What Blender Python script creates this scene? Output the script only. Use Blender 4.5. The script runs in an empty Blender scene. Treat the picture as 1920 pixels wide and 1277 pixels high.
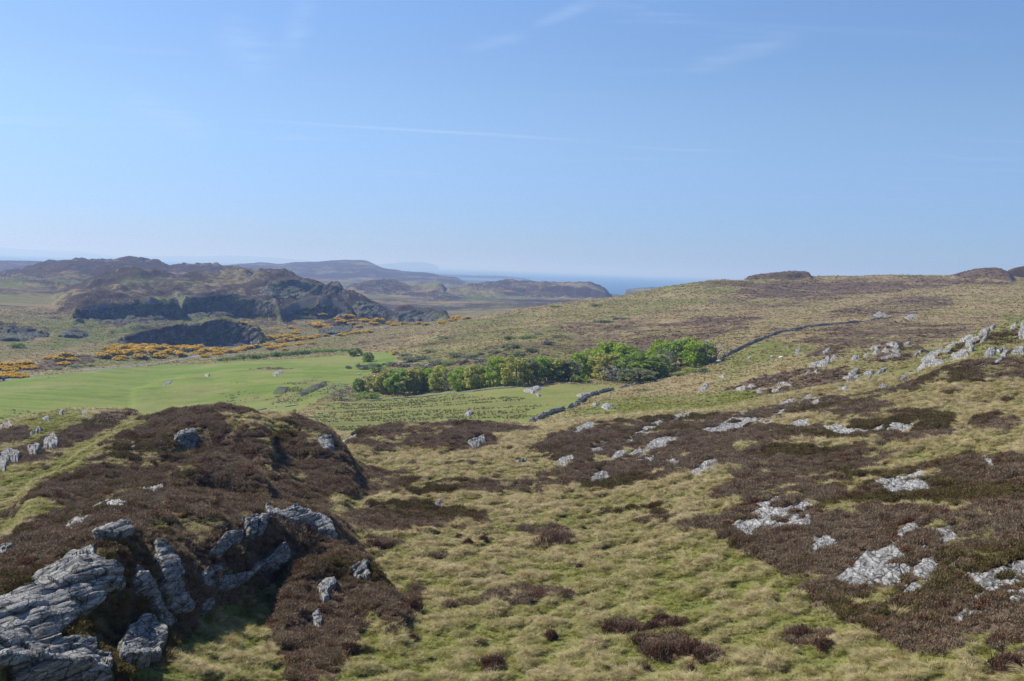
import bpy, math, random
import numpy as np
from mathutils import Matrix, Vector

random.seed(7)
rng = np.random.default_rng(11)
scene = bpy.context.scene
R = math.radians

# ------------------------------------------------------------------ camera
CAM_Z = 70.0                      # eye height above the sea, metres
FPX, CX, CY = 1920.0, 960.0, 638.5
PITCH, ROLL = R(4.0), R(2.03)
_f = Vector((0, math.cos(PITCH), -math.sin(PITCH)))
_u0 = Vector((0, math.sin(PITCH), math.cos(PITCH)))
_r = Vector((1, 0, 0)) * math.cos(ROLL) + _u0 * math.sin(ROLL)
_u = Vector((-1, 0, 0)) * math.sin(ROLL) + _u0 * math.cos(ROLL)
cam_data = bpy.data.cameras.new('camera')
cam_data.sensor_width, cam_data.lens = 36.0, 36.0
cam_data.clip_start, cam_data.clip_end = 0.1, 300000
cam = bpy.data.objects.new('camera', cam_data)
scene.collection.objects.link(cam)
m = Matrix((_r, _u, -_f)).transposed().to_4x4()
m.translation = (0, 0, CAM_Z)
cam.matrix_world = m
scene.camera = cam

def ray(px, py):
    """direction of a sight line: azimuth (right of +Y) and rise per metre of horizontal distance"""
    px, py = np.asarray(px, float), np.asarray(py, float)
    a, b = (px - CX) / FPX, (CY - py) / FPX
    d = [_f[i] + _r[i] * a + _u[i] * b for i in range(3)]
    return np.arctan2(d[0], d[1]), d[2] / np.hypot(d[0], d[1])

def project(x, y, z):
    dz = z - CAM_Z
    w = x * _f[0] + y * _f[1] + dz * _f[2]
    w = np.where(w > 0.5, w, 0.5)
    return (CX + FPX * (x * _r[0] + y * _r[1] + dz * _r[2]) / w,
            CY - FPX * (x * _u[0] + y * _u[1] + dz * _u[2]) / w)

# ------------------------------------------------------------------ light, sky, exposure
SUN_AZ, SUN_EL = R(-64), R(45)    # sun to the left, a little ahead
sun_data = bpy.data.lights.new('sun', 'SUN')
sun_data.energy, sun_data.angle, sun_data.color = 5.0, R(0.5), (1.0, 0.95, 0.87)
sun = bpy.data.objects.new('sun', sun_data)
scene.collection.objects.link(sun)
SUN_DIR = Vector((math.sin(SUN_AZ) * math.cos(SUN_EL), math.cos(SUN_AZ) * math.cos(SUN_EL), math.sin(SUN_EL)))
sun.rotation_euler = SUN_DIR.to_track_quat('Z', 'Y').to_euler()
sun.location = SUN_DIR * 500

world = bpy.data.worlds.new('World')
scene.world = world
world.use_nodes = True

class NT:
    """short hand for building a node tree"""
    def __init__(s, nt):
        s.nt = nt
        nt.nodes.clear()
    def n(s, kind, ins=None, **kw):
        nd = s.nt.nodes.new(kind)
        for k, v in kw.items():
            setattr(nd, k, v)
        for k, v in (ins or {}).items():
            sock = nd.inputs[k]
            if isinstance(v, bpy.types.NodeSocket):
                s.nt.links.new(v, sock)
            else:
                sock.default_value = v
        return nd
    def math(s, op, a, b=0.0, c=None, clamp=False):
        ins = {0: a, 1: b}
        if c is not None:
            ins[2] = c
        return s.n('ShaderNodeMath', ins, operation=op, use_clamp=clamp).outputs[0]
    def mix(s, f, a, b, mode='MIX'):
        nd = s.n('ShaderNodeMix', {0: f, 6: a, 7: b}, data_type='RGBA', blend_type=mode)
        return nd.outputs[2]
    def ramp(s, v, lo, hi, a=0.0, b=1.0):
        return s.n('ShaderNodeMapRange', {0: v, 1: lo, 2: hi, 3: a, 4: b}, interpolation_type='SMOOTHSTEP').outputs[0]
    def noise(s, vec, scale, detail=4.0, rough=0.55, dist=0.0):
        return s.n('ShaderNodeTexNoise', {'Vector': vec, 'Scale': scale, 'Detail': detail, 'Roughness': rough, 'Distortion': dist}).outputs[0]

def rgb(r, g, b):
    return (r, g, b, 1.0)

def unit(px, py):
    s, k = ray(px, py)
    return Vector((math.sin(s), math.cos(s), float(k))).normalized()

def build_world():
    t = NT(world.node_tree)
    sky = t.n('ShaderNodeTexSky', sky_type='NISHITA', sun_disc=False, sun_elevation=SUN_EL, sun_rotation=SUN_AZ,
              altitude=70.0, air_density=0.7, dust_density=0.3, ozone_density=4.0)
    d = t.n('ShaderNodeTexCoord').outputs['Generated']
    sep = t.n('ShaderNodeSeparateXYZ', {0: d})
    z = t.math('MAXIMUM', sep.outputs[2], 0.03)
    # thin cirrus on a high flat sheet
    q = t.n('ShaderNodeCombineXYZ', {0: t.math('DIVIDE', sep.outputs[0], z), 1: t.math('DIVIDE', sep.outputs[1], z), 2: 0.0}).outputs[0]
    qr = t.n('ShaderNodeMapping', {'Vector': q, 'Rotation': (0, 0, R(-35)), 'Scale': (0.5, 1.6, 1.0)}).outputs[0]
    wisp = t.ramp(t.noise(qr, 1.1, 7.0, 0.62, 0.8), 0.50, 0.86)
    broad = t.ramp(t.noise(q, 0.33, 2.0, 0.5), 0.42, 0.66)
    cover = t.math('MULTIPLY', t.math('MULTIPLY', wisp, broad), 0.14)
    fine = t.noise(qr, 4.0, 5.0, 0.65)
    # a contrail and some streaks of high cloud along great circles
    for (x0, y0, x1, y1, w, k) in ((430, 223, 1190, 269, 0.0024, 0.18), (985, 52, 1125, 2, 0.0085, 0.13), (850, 95, 1010, 62, 0.009, 0.09),
                                   (1270, 132, 1520, 66, 0.013, 0.09), (400, 35, 520, 140, 0.030, 0.11), (585, -20, 530, 120, 0.018, 0.09),
                                   (200, 170, 420, 265, 0.020, 0.09), (545, 440, 720, 443, 0.0035, 0.10), (90, 85, 420, 105, 0.004, 0.05)):
        a, b = unit(x0, y0), unit(x1, y1)
        nrm = a.cross(b).normalized()
        mid = (a + b).normalized()
        tan = nrm.cross(mid)
        half = a.angle(b) / 2
        off = t.math('ABSOLUTE', t.math('ADD', t.n('ShaderNodeVectorMath', {0: d, 1: tuple(nrm)}, operation='DOT_PRODUCT').outputs['Value'],
                                        t.math('MULTIPLY', t.math('SUBTRACT', fine, 0.5), w * 1.1)))
        along = t.math('ABSOLUTE', t.n('ShaderNodeVectorMath', {0: d, 1: tuple(tan)}, operation='DOT_PRODUCT').outputs['Value'])
        ahead = t.ramp(t.n('ShaderNodeVectorMath', {0: d, 1: tuple(mid)}, operation='DOT_PRODUCT').outputs['Value'], 0.3, 0.5)
        line = t.math('MULTIPLY', t.ramp(off, w, 0.0), t.ramp(along, half * 1.05, half * 0.25))
        line = t.math('MULTIPLY', t.math('MULTIPLY', line, ahead), t.math('MULTIPLY', t.ramp(fine, 0.15, 0.75), k * 0.85))
        cover = t.math('ADD', cover, line)
    col = t.mix(t.math('MINIMUM', cover, 0.6), sky.outputs[0], rgb(7.6, 8.2, 9.0))
    # spring sea air: a little denser blue overhead, a duller band round the whole horizon
    tint = t.mix(t.ramp(sep.outputs[2], 0.0, 0.17), rgb(0.43, 0.50, 0.71), rgb(0.79, 0.80, 0.81))
    tint = t.mix(t.ramp(sep.outputs[2], 0.14, 0.34), tint, rgb(0.90, 0.97, 1.04))
    col = t.mix(1.0, col, tint, 'MULTIPLY')
    bg = t.n('ShaderNodeBackground', {0: col, 1: 0.13})
    out = t.n('ShaderNodeOutputWorld', {0: bg.outputs[0]})
build_world()

vs = scene.view_settings
vs.view_transform, vs.look, vs.gamma, vs.exposure, vs.use_curve_mapping = 'Standard', 'None', 1.0, 0.45, False
cy = scene.cycles
cy.max_bounces, cy.diffuse_bounces, cy.glossy_bounces, cy.transmission_bounces, cy.volume_bounces = 4, 2, 1, 2, 1
cy.use_denoising = True
cy.denoising_prefilter = 'NONE'
cy.use_adaptive_sampling = False

# ------------------------------------------------------------------ noise helpers (numpy)
_T2 = rng.random((512, 512))
_T3 = rng.random((64, 64, 64))

def vnoise(x, y, seed=0):
    x, y = np.asarray(x) + seed * 37.31, np.asarray(y) + seed * 91.7
    ix, iy = np.floor(x).astype(np.int64), np.floor(y).astype(np.int64)
    fx, fy = x - ix, y - iy
    fx, fy = fx * fx * fx * (fx * (fx * 6 - 15) + 10), fy * fy * fy * (fy * (fy * 6 - 15) + 10)
    i0, i1, j0, j1 = ix & 511, (ix + 1) & 511, iy & 511, (iy + 1) & 511
    a = _T2[i0, j0] * (1 - fx) + _T2[i1, j0] * fx
    b = _T2[i0, j1] * (1 - fx) + _T2[i1, j1] * fx
    return a * (1 - fy) + b * fy

def fbm(x, y, octaves=4, seed=0, gain=0.5):
    v, a, n, f = 0.0, 1.0, 0.0, 1.0
    for o in range(octaves):
        v = v + a * (vnoise(x * f, y * f, seed + o * 3) * 2 - 1)
        n += a
        a *= gain
        f *= 2.03
    return v / n

def vnoise3(x, y, z, seed=0):
    p = [np.asarray(c) + seed * k for c, k in ((x, 13.7), (y, 29.3), (z, 7.9))]
    i = [np.floor(c).astype(np.int64) for c in p]
    f = [c - k for c, k in zip(p, i)]
    f = [c * c * (3 - 2 * c) for c in f]
    v = 0
    for dx in (0, 1):
        for dy in (0, 1):
            for dz in (0, 1):
                w = (f[0] if dx else 1 - f[0]) * (f[1] if dy else 1 - f[1]) * (f[2] if dz else 1 - f[2])
                v = v + w * _T3[(i[0] + dx) & 63, (i[1] + dy) & 63, (i[2] + dz) & 63]
    return v

def sstep(a, b, x):
    t = np.clip((x - a) / (b - a), 0, 1)
    return t * t * (3 - 2 * t)

# ------------------------------------------------------------------ object helpers
COL = scene.collection

def tag(o, label=None, cat=None, group=None, kind=None):
    for k, v in (('label', label), ('category', cat), ('group', group), ('kind', kind)):
        if v:
            o[k] = v
    return o

def link(name, data, parent=None, loc=None):
    o = bpy.data.objects.new(name, data)
    COL.objects.link(o)
    if parent:
        o.parent = parent
    if loc is not None:
        o.location = loc
    return o

def mesh_from(name, verts, faces, mat=None, smooth=False):
    """verts (n,3) array, faces (m,3|4) array or list of tuples"""
    me = bpy.data.meshes.new(name)
    verts = np.asarray(verts, np.float32)
    faces = np.asarray(faces, np.int32)
    k = faces.shape[1]
    me.vertices.add(len(verts))
    me.vertices.foreach_set('co', verts.ravel())
    me.loops.add(faces.size)
    me.loops.foreach_set('vertex_index', faces.ravel())
    me.polygons.add(len(faces))
    me.polygons.foreach_set('loop_start', np.arange(0, faces.size, k, dtype=np.int32))
    me.polygons.foreach_set('loop_total', np.full(len(faces), k, np.int32))
    me.polygons.foreach_set('use_smooth', np.full(len(faces), smooth, bool))
    me.update(calc_edges=True)
    if mat:
        me.materials.append(mat)
    return me

def fattr(me, name, vals, dom='POINT'):
    a = me.attributes.new(name, 'FLOAT', dom)
    a.data.foreach_set('value', np.asarray(vals, np.float32).ravel())

def new_mat(name):
    mt = bpy.data.materials.new(name)
    mt.use_nodes = True
    return mt, NT(mt.node_tree)

def finish(t, col, rough=0.9, bump=None, strength=0.5, distance=0.05, spec=0.2, trans=None):
    ins = {'Base Color': col, 'Roughness': rough, 'Specular IOR Level': spec}
    if bump is not None:
        ins['Normal'] = t.n('ShaderNodeBump', {'Height': bump, 'Strength': strength, 'Distance': distance}).outputs[0]
    p = t.n('ShaderNodeBsdfPrincipled', ins)
    sh = p.outputs[0]
    if trans:
        tr = t.n('ShaderNodeBsdfTranslucent', {'Color': col})
        sh = t.n('ShaderNodeMixShader', {0: trans, 1: sh, 2: tr.outputs[0]}).outputs[0]
    t.n('ShaderNodeOutputMaterial', {0: sh})
# ------------------------------------------------------------------ the lie of the land
# The ground is one height field kept on a polar grid: azimuth s and log distance t, so the mesh is fine near the path and coarse far away.
def zline(px, py, d):
    s, k = ray(px, py)
    return float(s), math.log(d), CAM_Z + float(k) * d

_ctl = [zline(*p) for p in (
    # bottom of the small valley and on to the field, the wood and the hillside
    (960, 1277, 32), (960, 1150, 41), (960, 1050, 53), (960, 960, 68), (960, 900, 83), (960, 850, 102), (960, 815, 122), (960, 780, 180), (960, 750, 215), (960, 720, 265),
    (960, 702, 300), (960, 660, 345), (960, 625, 430), (970, 597, 530), (960, 583, 610),
    (780, 1277, 32.5), (780, 1150, 42), (780, 1020, 58), (780, 900, 84), (780, 860, 104), (780, 800, 165), (780, 760, 225), (780, 738, 290), (780, 690, 360), (800, 650, 440), (800, 628, 510), (800, 617, 580),
    (500, 1277, 32), (440, 1150, 41), (600, 1200, 37.5), (700, 1120, 45), (650, 990, 62), (650, 900, 86), (650, 850, 106), (620, 800, 178), (600, 770, 230), (600, 740, 280), (600, 700, 350), (600, 675, 430), (600, 660, 500),
    (600, 640, 580), (600, 620, 700), (620, 605, 800),
    # right hand slope
    (1500, 1277, 29), (1500, 1150, 37), (1500, 1000, 51), (1500, 900, 68), (1500, 850, 83), (1500, 800, 106), (1500, 760, 132), (1500, 720, 165), (1500, 690, 205), (1500, 660, 255), (1500, 620, 370), (1500, 580, 520),
    (1500, 545, 680), (1500, 522, 770),
    (1900, 1277, 27), (1900, 1150, 33), (1900, 1000, 44), (1900, 900, 58), (1900, 850, 69), (1900, 800, 85), (1900, 750, 105), (1900, 705, 128), (1900, 603, 420), (1900, 580, 490), (1900, 555, 600), (1900, 532, 740), (1900, 523, 800),
    (1700, 518, 790), (1700, 545, 660), (1700, 600, 420), (1700, 650, 270), (1700, 740, 120), (1750, 690, 165), (2150, 1150, 31), (2150, 900, 55), (2150, 700, 130), (2150, 560, 600),
    (1200, 1277, 30), (1200, 1150, 39.5), (1200, 1000, 56), (1200, 920, 72), (1200, 860, 92), (1200, 812, 118), (1200, 765, 168), (1200, 740, 207), (1200, 720, 255), (1200, 690, 300), (1200, 640, 370), (1200, 600, 470), (1200, 565, 620), (1200, 548, 700),
    (1340, 690, 262), (1340, 740, 190), (1350, 640, 330), (1340, 590, 480), (1340, 526, 740), (1080, 566, 660), (1400, 830, 92), (1330, 900, 70),
    # the big pasture, the road and the rough ground beyond
    (300, 770, 280), (300, 740, 330), (300, 700, 410), (300, 683, 460), (300, 660, 540), (300, 648, 640), (300, 610, 760), (450, 690, 390), (450, 655, 600),
    (0, 790, 225), (0, 770, 255), (0, 715, 380), (0, 700, 430), (0, 670, 500), (0, 630, 640), (0, 600, 760), (0, 560, 970), (0, 530, 1280), (120, 640, 610), (130, 700, 400), (-250, 770, 260), (-250, 700, 430), (-250, 600, 800),
    # heather plateau at the left and the grassy gully behind it
    (300, 930, 53), (380, 870, 76), (150, 950, 56), (330, 800, 96), (420, 780, 98), (540, 790, 94), (480, 866, 77), (60, 1010, 47), (0, 1000, 56), (0, 945, 72), (100, 885, 88), (200, 830, 112), (265, 788, 150), (-200, 1000, 52), (-200, 880, 95),
    # heath and low country beyond
    (900, 600, 950), (900, 580, 1250), (900, 562, 1700), (900, 548, 2400), (1100, 549, 2500), (720, 606, 850), (700, 590, 1150), (1000, 575, 1250), (300, 560, 1150),
)]
_ctl += [(s, math.log(d), z) for s, d, z in [(float(ray(px, 600)[0]), d, z) for px, d, z in (
    (1500, 950, 64), (1500, 1300, 30), (1500, 2500, -6), (1900, 1000, 70), (1900, 1500, 30), (1900, 3000, -8), (1200, 850, 44), (1200, 1200, 22), (960, 760, 34), (960, 900, 21), (1080, 900, 30),
    (1250, 2000, 12), (1250, 3000, -8), (1150, 2900, 6), (1100, 3500, -6), (1100, 6500, -10), (900, 3600, 12), (900, 5200, 4), (880, 6000, -4), (900, 9000, -10),
    (600, 2000, 20), (600, 4000, 18), (600, 9000, -12), (300, 2000, 24), (300, 4500, 14), (300, 8000, -12), (0, 2500, 24), (0, 4200, 12), (0, 6500, -10), (0, 9000, -14), (-300, 2500, 22), (-300, 6000, -8), (1900, 8000, -12), (1500, 8000, -12),
    (960, 12, 63.6), (300, 12, 63.6), (1600, 12, 63.6), (960, 20, 60.4), (300, 20, 60.4), (1600, 20, 60.8), (960, 5, 67), (300, 5, 67), (1600, 5, 67), (960, 2, 68.4), (960, 1, 68.4))]]
_ctl = np.array(_ctl)
SK = 2.6
_P = np.c_[_ctl[:, 0] * SK, _ctl[:, 1]]

def _U(r2):
    return np.where(r2 > 1e-12, 0.5 * r2 * np.log(np.maximum(r2, 1e-12)), 0.0)

def _fit(P, z, lam):
    n = len(P)
    K = _U(((P[:, None] - P[None]) ** 2).sum(-1)) + lam * np.eye(n)
    A = np.c_[np.ones(n), P]
    M = np.block([[K, A], [A.T, np.zeros((3, 3))]])
    return np.linalg.solve(M, np.r_[z, 0, 0, 0])
_w = _fit(_P, _ctl[:, 2], 2e-4)

def base_z(s, t):
    s0, t = np.broadcast_arrays(np.asarray(s, float), np.asarray(t, float))
    shp = s0.shape
    s = np.clip(s0.ravel(), -0.60, 0.66) * SK
    t = t.ravel()
    out = _w[-3] + _w[-2] * s + _w[-1] * t
    for (p, q), w in zip(_P, _w[:-3]):
        out += w * _U((s - p) ** 2 + (t - q) ** 2)
    out = out.reshape(shp)
    # away from the view the land levels off to one plain slope down to the sea
    k = sstep(0.75, 1.6, np.abs(s0))
    d = np.exp(t.reshape(shp))
    return out * (1 - k) + k * (68.4 - 10 * sstep(3, 40, d) - 58 * sstep(40, 3500, d) - 10 * sstep(3000, 8000, d))

# each knoll: crest points (picture column, row, distance), width of its front, of its back, and the roundness of each
LAYERS = {
    'crag_knoll': dict(c=[(-150, 1250, 28), (-60, 1170, 30), (0, 1128, 32), (60, 1085, 33.5), (130, 1040, 35), (190, 1008, 36.5), (240, 993, 38), (300, 1000, 39.5), (360, 1000, 41.5), (420, 990, 44), (480, 972, 47), (540, 964, 50), (600, 974, 51), (630, 1004, 50), (665, 1070, 47), (690, 1130, 44)],
                       wf=5.2, wb=16, kf=1.7, kb=1.3),
    'plateau': dict(c=[(20, 950, 64), (35, 935, 66), (130, 872, 80), (230, 803, 92), (300, 784, 97), (360, 772, 100), (420, 771, 102), (540, 780, 100), (600, 797, 95), (630, 824, 91), (650, 858, 88.5), (672, 900, 86), (700, 915, 84)],
                    wf=24, wb=9, kf=1.6, kb=1.8),
    'plateau_hump': dict(c=[(265, 872, 74), (295, 835, 79), (330, 803, 83), (370, 788, 85), (425, 790, 84), (470, 808, 81), (500, 840, 78), (515, 872, 75)], wf=5.5, wb=16, kf=1.5, kb=1.6),
    'plateau_ledge': dict(c=[(320, 905, 59), (350, 876, 63), (395, 860, 65), (440, 864, 65), (480, 884, 62), (505, 912, 59)], wf=5, wb=9, kf=1.5, kb=1.6),
    'plateau_end': dict(c=[(560, 800, 88), (590, 800, 87), (615, 812, 86), (640, 850, 84), (665, 893, 82)], wf=9, wb=12, kf=1.6, kb=1.5),
    'front_mound': dict(c=[(520, 1120, 42), (550, 1075, 44), (590, 1046, 45.5), (640, 1034, 46.5), (685, 1046, 46), (720, 1090, 43.5), (745, 1140, 41), (765, 1175, 39)], wf=7, wb=4.5, kf=1.5, kb=1.8),
    'left_knoll': dict(c=[(-120, 870, 110), (-60, 825, 130), (0, 797, 142), (50, 782, 150), (90, 768, 157), (130, 766, 162), (190, 768, 168), (250, 770, 172), (275, 790, 165), (285, 800, 160)], wf=48, wb=30, kf=1.3, kb=1.8),
    'left_cliff': dict(c=[(-100, 880, 104), (-30, 857, 110), (0, 848, 113), (40, 838, 118), (80, 822, 125), (115, 815, 128), (140, 830, 124), (170, 850, 118)], wf=7, wb=18, kf=1.6, kb=1.5),
    'pasture_rise': dict(c=[(240, 742, 325), (300, 718, 352), (350, 708, 365), (420, 704, 372), (470, 708, 368), (520, 718, 350), (550, 730, 330)], wf=70, wb=26, kf=1.5, kb=1.7),
    'field_knoll': dict(c=[(625, 842, 112), (650, 826, 119), (700, 806, 128), (760, 796, 136), (800, 792, 140), (850, 789, 144), (900, 788, 146), (960, 790, 150), (1000, 803, 150), (1030, 815, 148)], wf=30, wb=10, kf=1.6, kb=1.8),
    'field_knoll_face': dict(c=[(820, 835, 110), (850, 822, 114), (890, 815, 117), (915, 818, 118), (935, 835, 113)], wf=7, wb=14, kf=1.6, kb=1.8),
    'middle_mound': dict(c=[(600, 992, 64), (640, 966, 67), (700, 945, 71), (760, 936, 74), (800, 936, 75), (850, 949, 75), (900, 962, 73), (940, 985, 69)], wf=11, wb=6, kf=1.8, kb=1.8),
    'slab_hill': dict(c=[(985, 850, 106), (1030, 812, 119), (1080, 796, 127), (1120, 790, 131), (1200, 782, 137), (1270, 774, 142), (1330, 770, 147), (1400, 775, 150), (1470, 764, 152), (1540, 742, 160), (1600, 740, 160), (1680, 755, 150), (1740, 775, 135)], wf=62, wb=11, kf=1.4, kb=1.8),
    'slab_bank': dict(c=[(1400, 800, 110), (1480, 790, 114), (1560, 793, 112), (1640, 795, 110), (1720, 794, 108), (1800, 800, 103), (1840, 815, 98)], wf=9, wb=10, kf=1.5, kb=1.6),
    'right_low_bank': dict(c=[(1590, 915, 65), (1640, 884, 69), (1720, 872, 70), (1800, 855, 72), (1880, 850, 71), (1960, 850, 70)], wf=10, wb=8, kf=1.6, kb=1.7),
    'right_slab_bank': dict(c=[(1330, 985, 58), (1380, 950, 61), (1440, 933, 62), (1520, 935, 61), (1560, 958, 58), (1600, 975, 56)], wf=10, wb=5, kf=1.5, kb=1.8),
    'right_big_slab': dict(c=[(1480, 1040, 47), (1560, 1000, 50), (1660, 975, 52), (1760, 968, 51), (1860, 985, 48), (1960, 1000, 46)], wf=15, wb=7, kf=1.4, kb=1.8),
    'spur': dict(c=[(1590, 760, 150), (1640, 735, 158), (1690, 715, 168), (1730, 678, 178), (1770, 650, 184), (1800, 638, 188), (1850, 614, 192), (1900, 608, 194), (1960, 590, 198), (2100, 560, 205), (2300, 560, 205)], wf=85, wb=22, kf=1.2, kb=1.8),
    'spur_knob': dict(c=[(1590, 680, 225), (1630, 655, 230), (1660, 643, 234), (1685, 643, 234), (1695, 655, 230), (1720, 650, 232), (1745, 665, 226)], wf=30, wb=16, kf=1.5, kb=1.8),
    'green_knob': dict(c=[(1480, 672, 262), (1520, 650, 275), (1560, 640, 282), (1585, 638, 284), (1597, 652, 276), (1605, 665, 270)], wf=34, wb=14, kf=1.5, kb=1.8),
    'summit_knob': dict(c=[(1395, 519, 765), (1420, 513, 765), (1450, 510.5, 768), (1490, 510, 770), (1512, 511, 768), (1519, 514, 765), (1524, 522, 762)], wf=14, wb=30, kf=2.2, kb=2),
    'right_knob': dict(c=[(1755, 525, 800), (1775, 521, 800), (1800, 513, 805), (1830, 505, 810), (1850, 503, 810), (1875, 504, 810), (1893, 511, 805), (1903, 520, 800)], wf=70, wb=40, kf=1.4, kb=2),
    'right_far_knob': dict(c=[(1880, 513, 930), (1900, 505, 930), (1925, 500, 930), (1970, 505, 930), (2050, 520, 930)], wf=70, wb=60, kf=1.4, kb=2),
    # hills beyond the pasture
    'moor_hill': dict(c=[(90, 560, 1000), (130, 545, 1010), (180, 530, 1030), (250, 516, 1060), (330, 511, 1080), (420, 510, 1100), (500, 511, 1080), (560, 518, 1040), (600, 529, 1010), (640, 545, 990), (680, 562, 970), (710, 577, 950), (735, 592, 930), (760, 603, 920)], wf=[250, 260, 270, 290, 310, 310, 300, 200, 115, 110, 105, 100, 90, 90], wb=240, kf=1.25, kb=2),
    'high_cliff': dict(c=[(470, 556, 930), (492, 540, 945), (505, 530, 955), (560, 523, 965), (620, 533, 955), (645, 548, 940), (668, 575, 920), (675, 590, 915)], wf=8, wb=80, kf=1.5, kb=1.5),
    'mid_cliff': dict(c=[(335, 575, 815), (348, 558, 825), (400, 553, 832), (440, 556, 832), (480, 562, 824), (515, 572, 808), (532, 592, 790)], wf=7, wb=110, kf=1.5, kb=1.5),
    'left_crag': dict(c=[(130, 597, 765), (150, 585, 772), (190, 577, 780), (240, 572, 790), (300, 570, 796), (330, 569, 800), (342, 582, 790)], wf=7, wb=110, kf=1.5, kb=1.5),
    'small_green_knoll': dict(c=[(520, 590, 815), (545, 573, 842), (580, 564, 852), (620, 563, 852), (645, 573, 842), (665, 592, 822)], wf=10, wb=50, kf=1.6, kb=1.6),
    'dark_knoll': dict(c=[(180, 648, 620), (215, 634, 630), (260, 624, 636), (330, 609, 644), (370, 600, 648), (430, 599, 648), (462, 607, 642), (485, 623, 632), (502, 641, 622)], wf=6, wb=90, kf=1.6, kb=1.6),
    'west_knoll': dict(c=[(-60, 620, 650), (0, 612, 660), (30, 611, 662), (70, 618, 655), (100, 635, 640)], wf=8, wb=50, kf=1.5, kb=1.6),
    'west_knoll_two': dict(c=[(95, 628, 690), (125, 615, 705), (150, 612, 708), (172, 620, 700), (180, 630, 690)], wf=9, wb=50, kf=1.5, kb=1.6),
    'west_knoll_three': dict(c=[(-60, 602, 780), (0, 593, 800), (28, 594, 800), (50, 606, 780)], wf=34, wb=60, kf=1.5, kb=1.6),
    'rough_knoll': dict(c=[(690, 600, 860), (735, 585, 960), (760, 577, 990), (800, 576, 1000), (830, 588, 980), (845, 598, 960)], wf=80, wb=60, kf=1.4, kb=1.6),
    'gorse_knoll': dict(c=[(585, 615, 730), (610, 607, 745), (650, 596, 770), (690, 600, 770), (720, 606, 770), (740, 612, 760)], wf=60, wb=40, kf=1.4, kb=1.6),
    'west_hill': dict(c=[(-160, 540, 1800), (-60, 524, 1750), (0, 512, 1750), (60, 500, 1760), (110, 491, 1760), (180, 488.5, 1760), (215, 487, 1760), (237, 484.5, 1760), (260, 487, 1750), (300, 491.5, 1710), (312, 497.5, 1690), (328, 499.5, 1690), (345, 497, 1700), (362, 500, 1700), (400, 500, 1690), (440, 505, 1650), (500, 513, 1600)], wf=560, wb=300, kf=1.5, kb=2),
    'west_hill_spur': dict(c=[(-100, 525, 1300), (-20, 517, 1350), (40, 510, 1400), (75, 517, 1360), (110, 530, 1280)], wf=160, wb=120, kf=1.3, kb=2),
    'west_low': dict(c=[(-250, 540, 1230), (-60, 534, 1260), (0, 532, 1270), (40, 535, 1250), (75, 531, 1280), (130, 536, 1250), (180, 544, 1180)], wf=150, wb=110, kf=1.4, kb=1.7),
    'low_strip': dict(c=[(-200, 490, 3300), (0, 489, 3300), (60, 489, 3300), (110, 491, 3300), (160, 497, 3200)], wf=500, wb=300, kf=1.5, kb=2),
    'blue_hill': dict(c=[(380, 502, 4300), (420, 498.5, 4300), (450, 495.5, 4300), (500, 494, 4300), (522, 496.5, 4300), (545, 494.5, 4300), (570, 493, 4300), (600, 491.5, 4300), (630, 488.8, 4300), (650, 487.5, 4300), (672, 488, 4300), (690, 491, 4300), (705, 497.5, 4250), (722, 503.5, 4200), (755, 508.5, 4100), (800, 513, 4000), (840, 519, 3900), (880, 527, 3700)], wf=1100, wb=700, kf=1.6, kb=2),
    'mid_ridge': dict(c=[(640, 545, 1900), (680, 532, 2000), (715, 523, 2050), (740, 526, 2050), (770, 536, 2000), (800, 530, 2050), (840, 540, 1950)], wf=300, wb=200, kf=1.3, kb=2),
    'coast_ridge': dict(c=[(800, 552, 1900), (850, 542, 2050), (900, 533, 2200), (940, 527, 2250), (962, 523.5, 2280), (985, 526, 2270), (1010, 530, 2240), (1060, 531, 2240), (1090, 533, 2230), (1120, 536, 2200), (1135, 542, 2150), (1150, 551, 2080)], wf=420, wb=200, kf=1.4, kb=2),
    'spit': dict(c=[(690, 511, 7400), (760, 512, 7400), (800, 513.5, 7400), (860, 516, 7400), (940, 518, 7400), (980, 521, 7200), (1000, 524, 7000)], wf=700, wb=600, kf=1.6, kb=2),
    'point': dict(c=[(1168, 545.5, 3300), (1185, 541.5, 3400), (1200, 541, 3400), (1260, 541, 3400)], wf=200, wb=200, kf=1.6, kb=2),
}
NEAR_HEATH = ('crag_knoll', 'plateau', 'plateau_hump', 'plateau_ledge', 'plateau_end', 'front_mound', 'field_knoll', 'field_knoll_face', 'middle_mound')

_in = np.arange(-0.505, 0.5051, 0.00145)
_side = np.concatenate([np.arange(0.515, 0.9, 0.012), np.linspace(0.92, math.pi, 34)])
S = np.concatenate([-_side[::-1], _in, _side])
T = np.concatenate([np.arange(0.0, math.log(24), 0.06), np.arange(math.log(24), math.log(130), 0.0042), np.arange(math.log(130), math.log(600), 0.0056), np.arange(math.log(600), math.log(1120), 0.0046), np.arange(math.log(1120), math.log(9500), 0.0085)])
SS, TT = np.meshgrid(S, T)
DD = np.exp(TT)
XX, YY = DD * np.sin(SS), DD * np.cos(SS)
NR, NC = SS.shape

# base on a coarse grid, then interpolated
_s_c = np.interp(np.linspace(0, NC - 1, 260), np.arange(NC), S)
_t_c = np.interp(np.linspace(0, NR - 1, 300), np.arange(NR), T)
_zc = base_z(*np.meshgrid(_s_c, _t_c))
_tmp = np.array([np.interp(S, _s_c, r) for r in _zc])
BASE = np.array([np.interp(T, _t_c, c) for c in _tmp.T]).T
del _tmp

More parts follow.
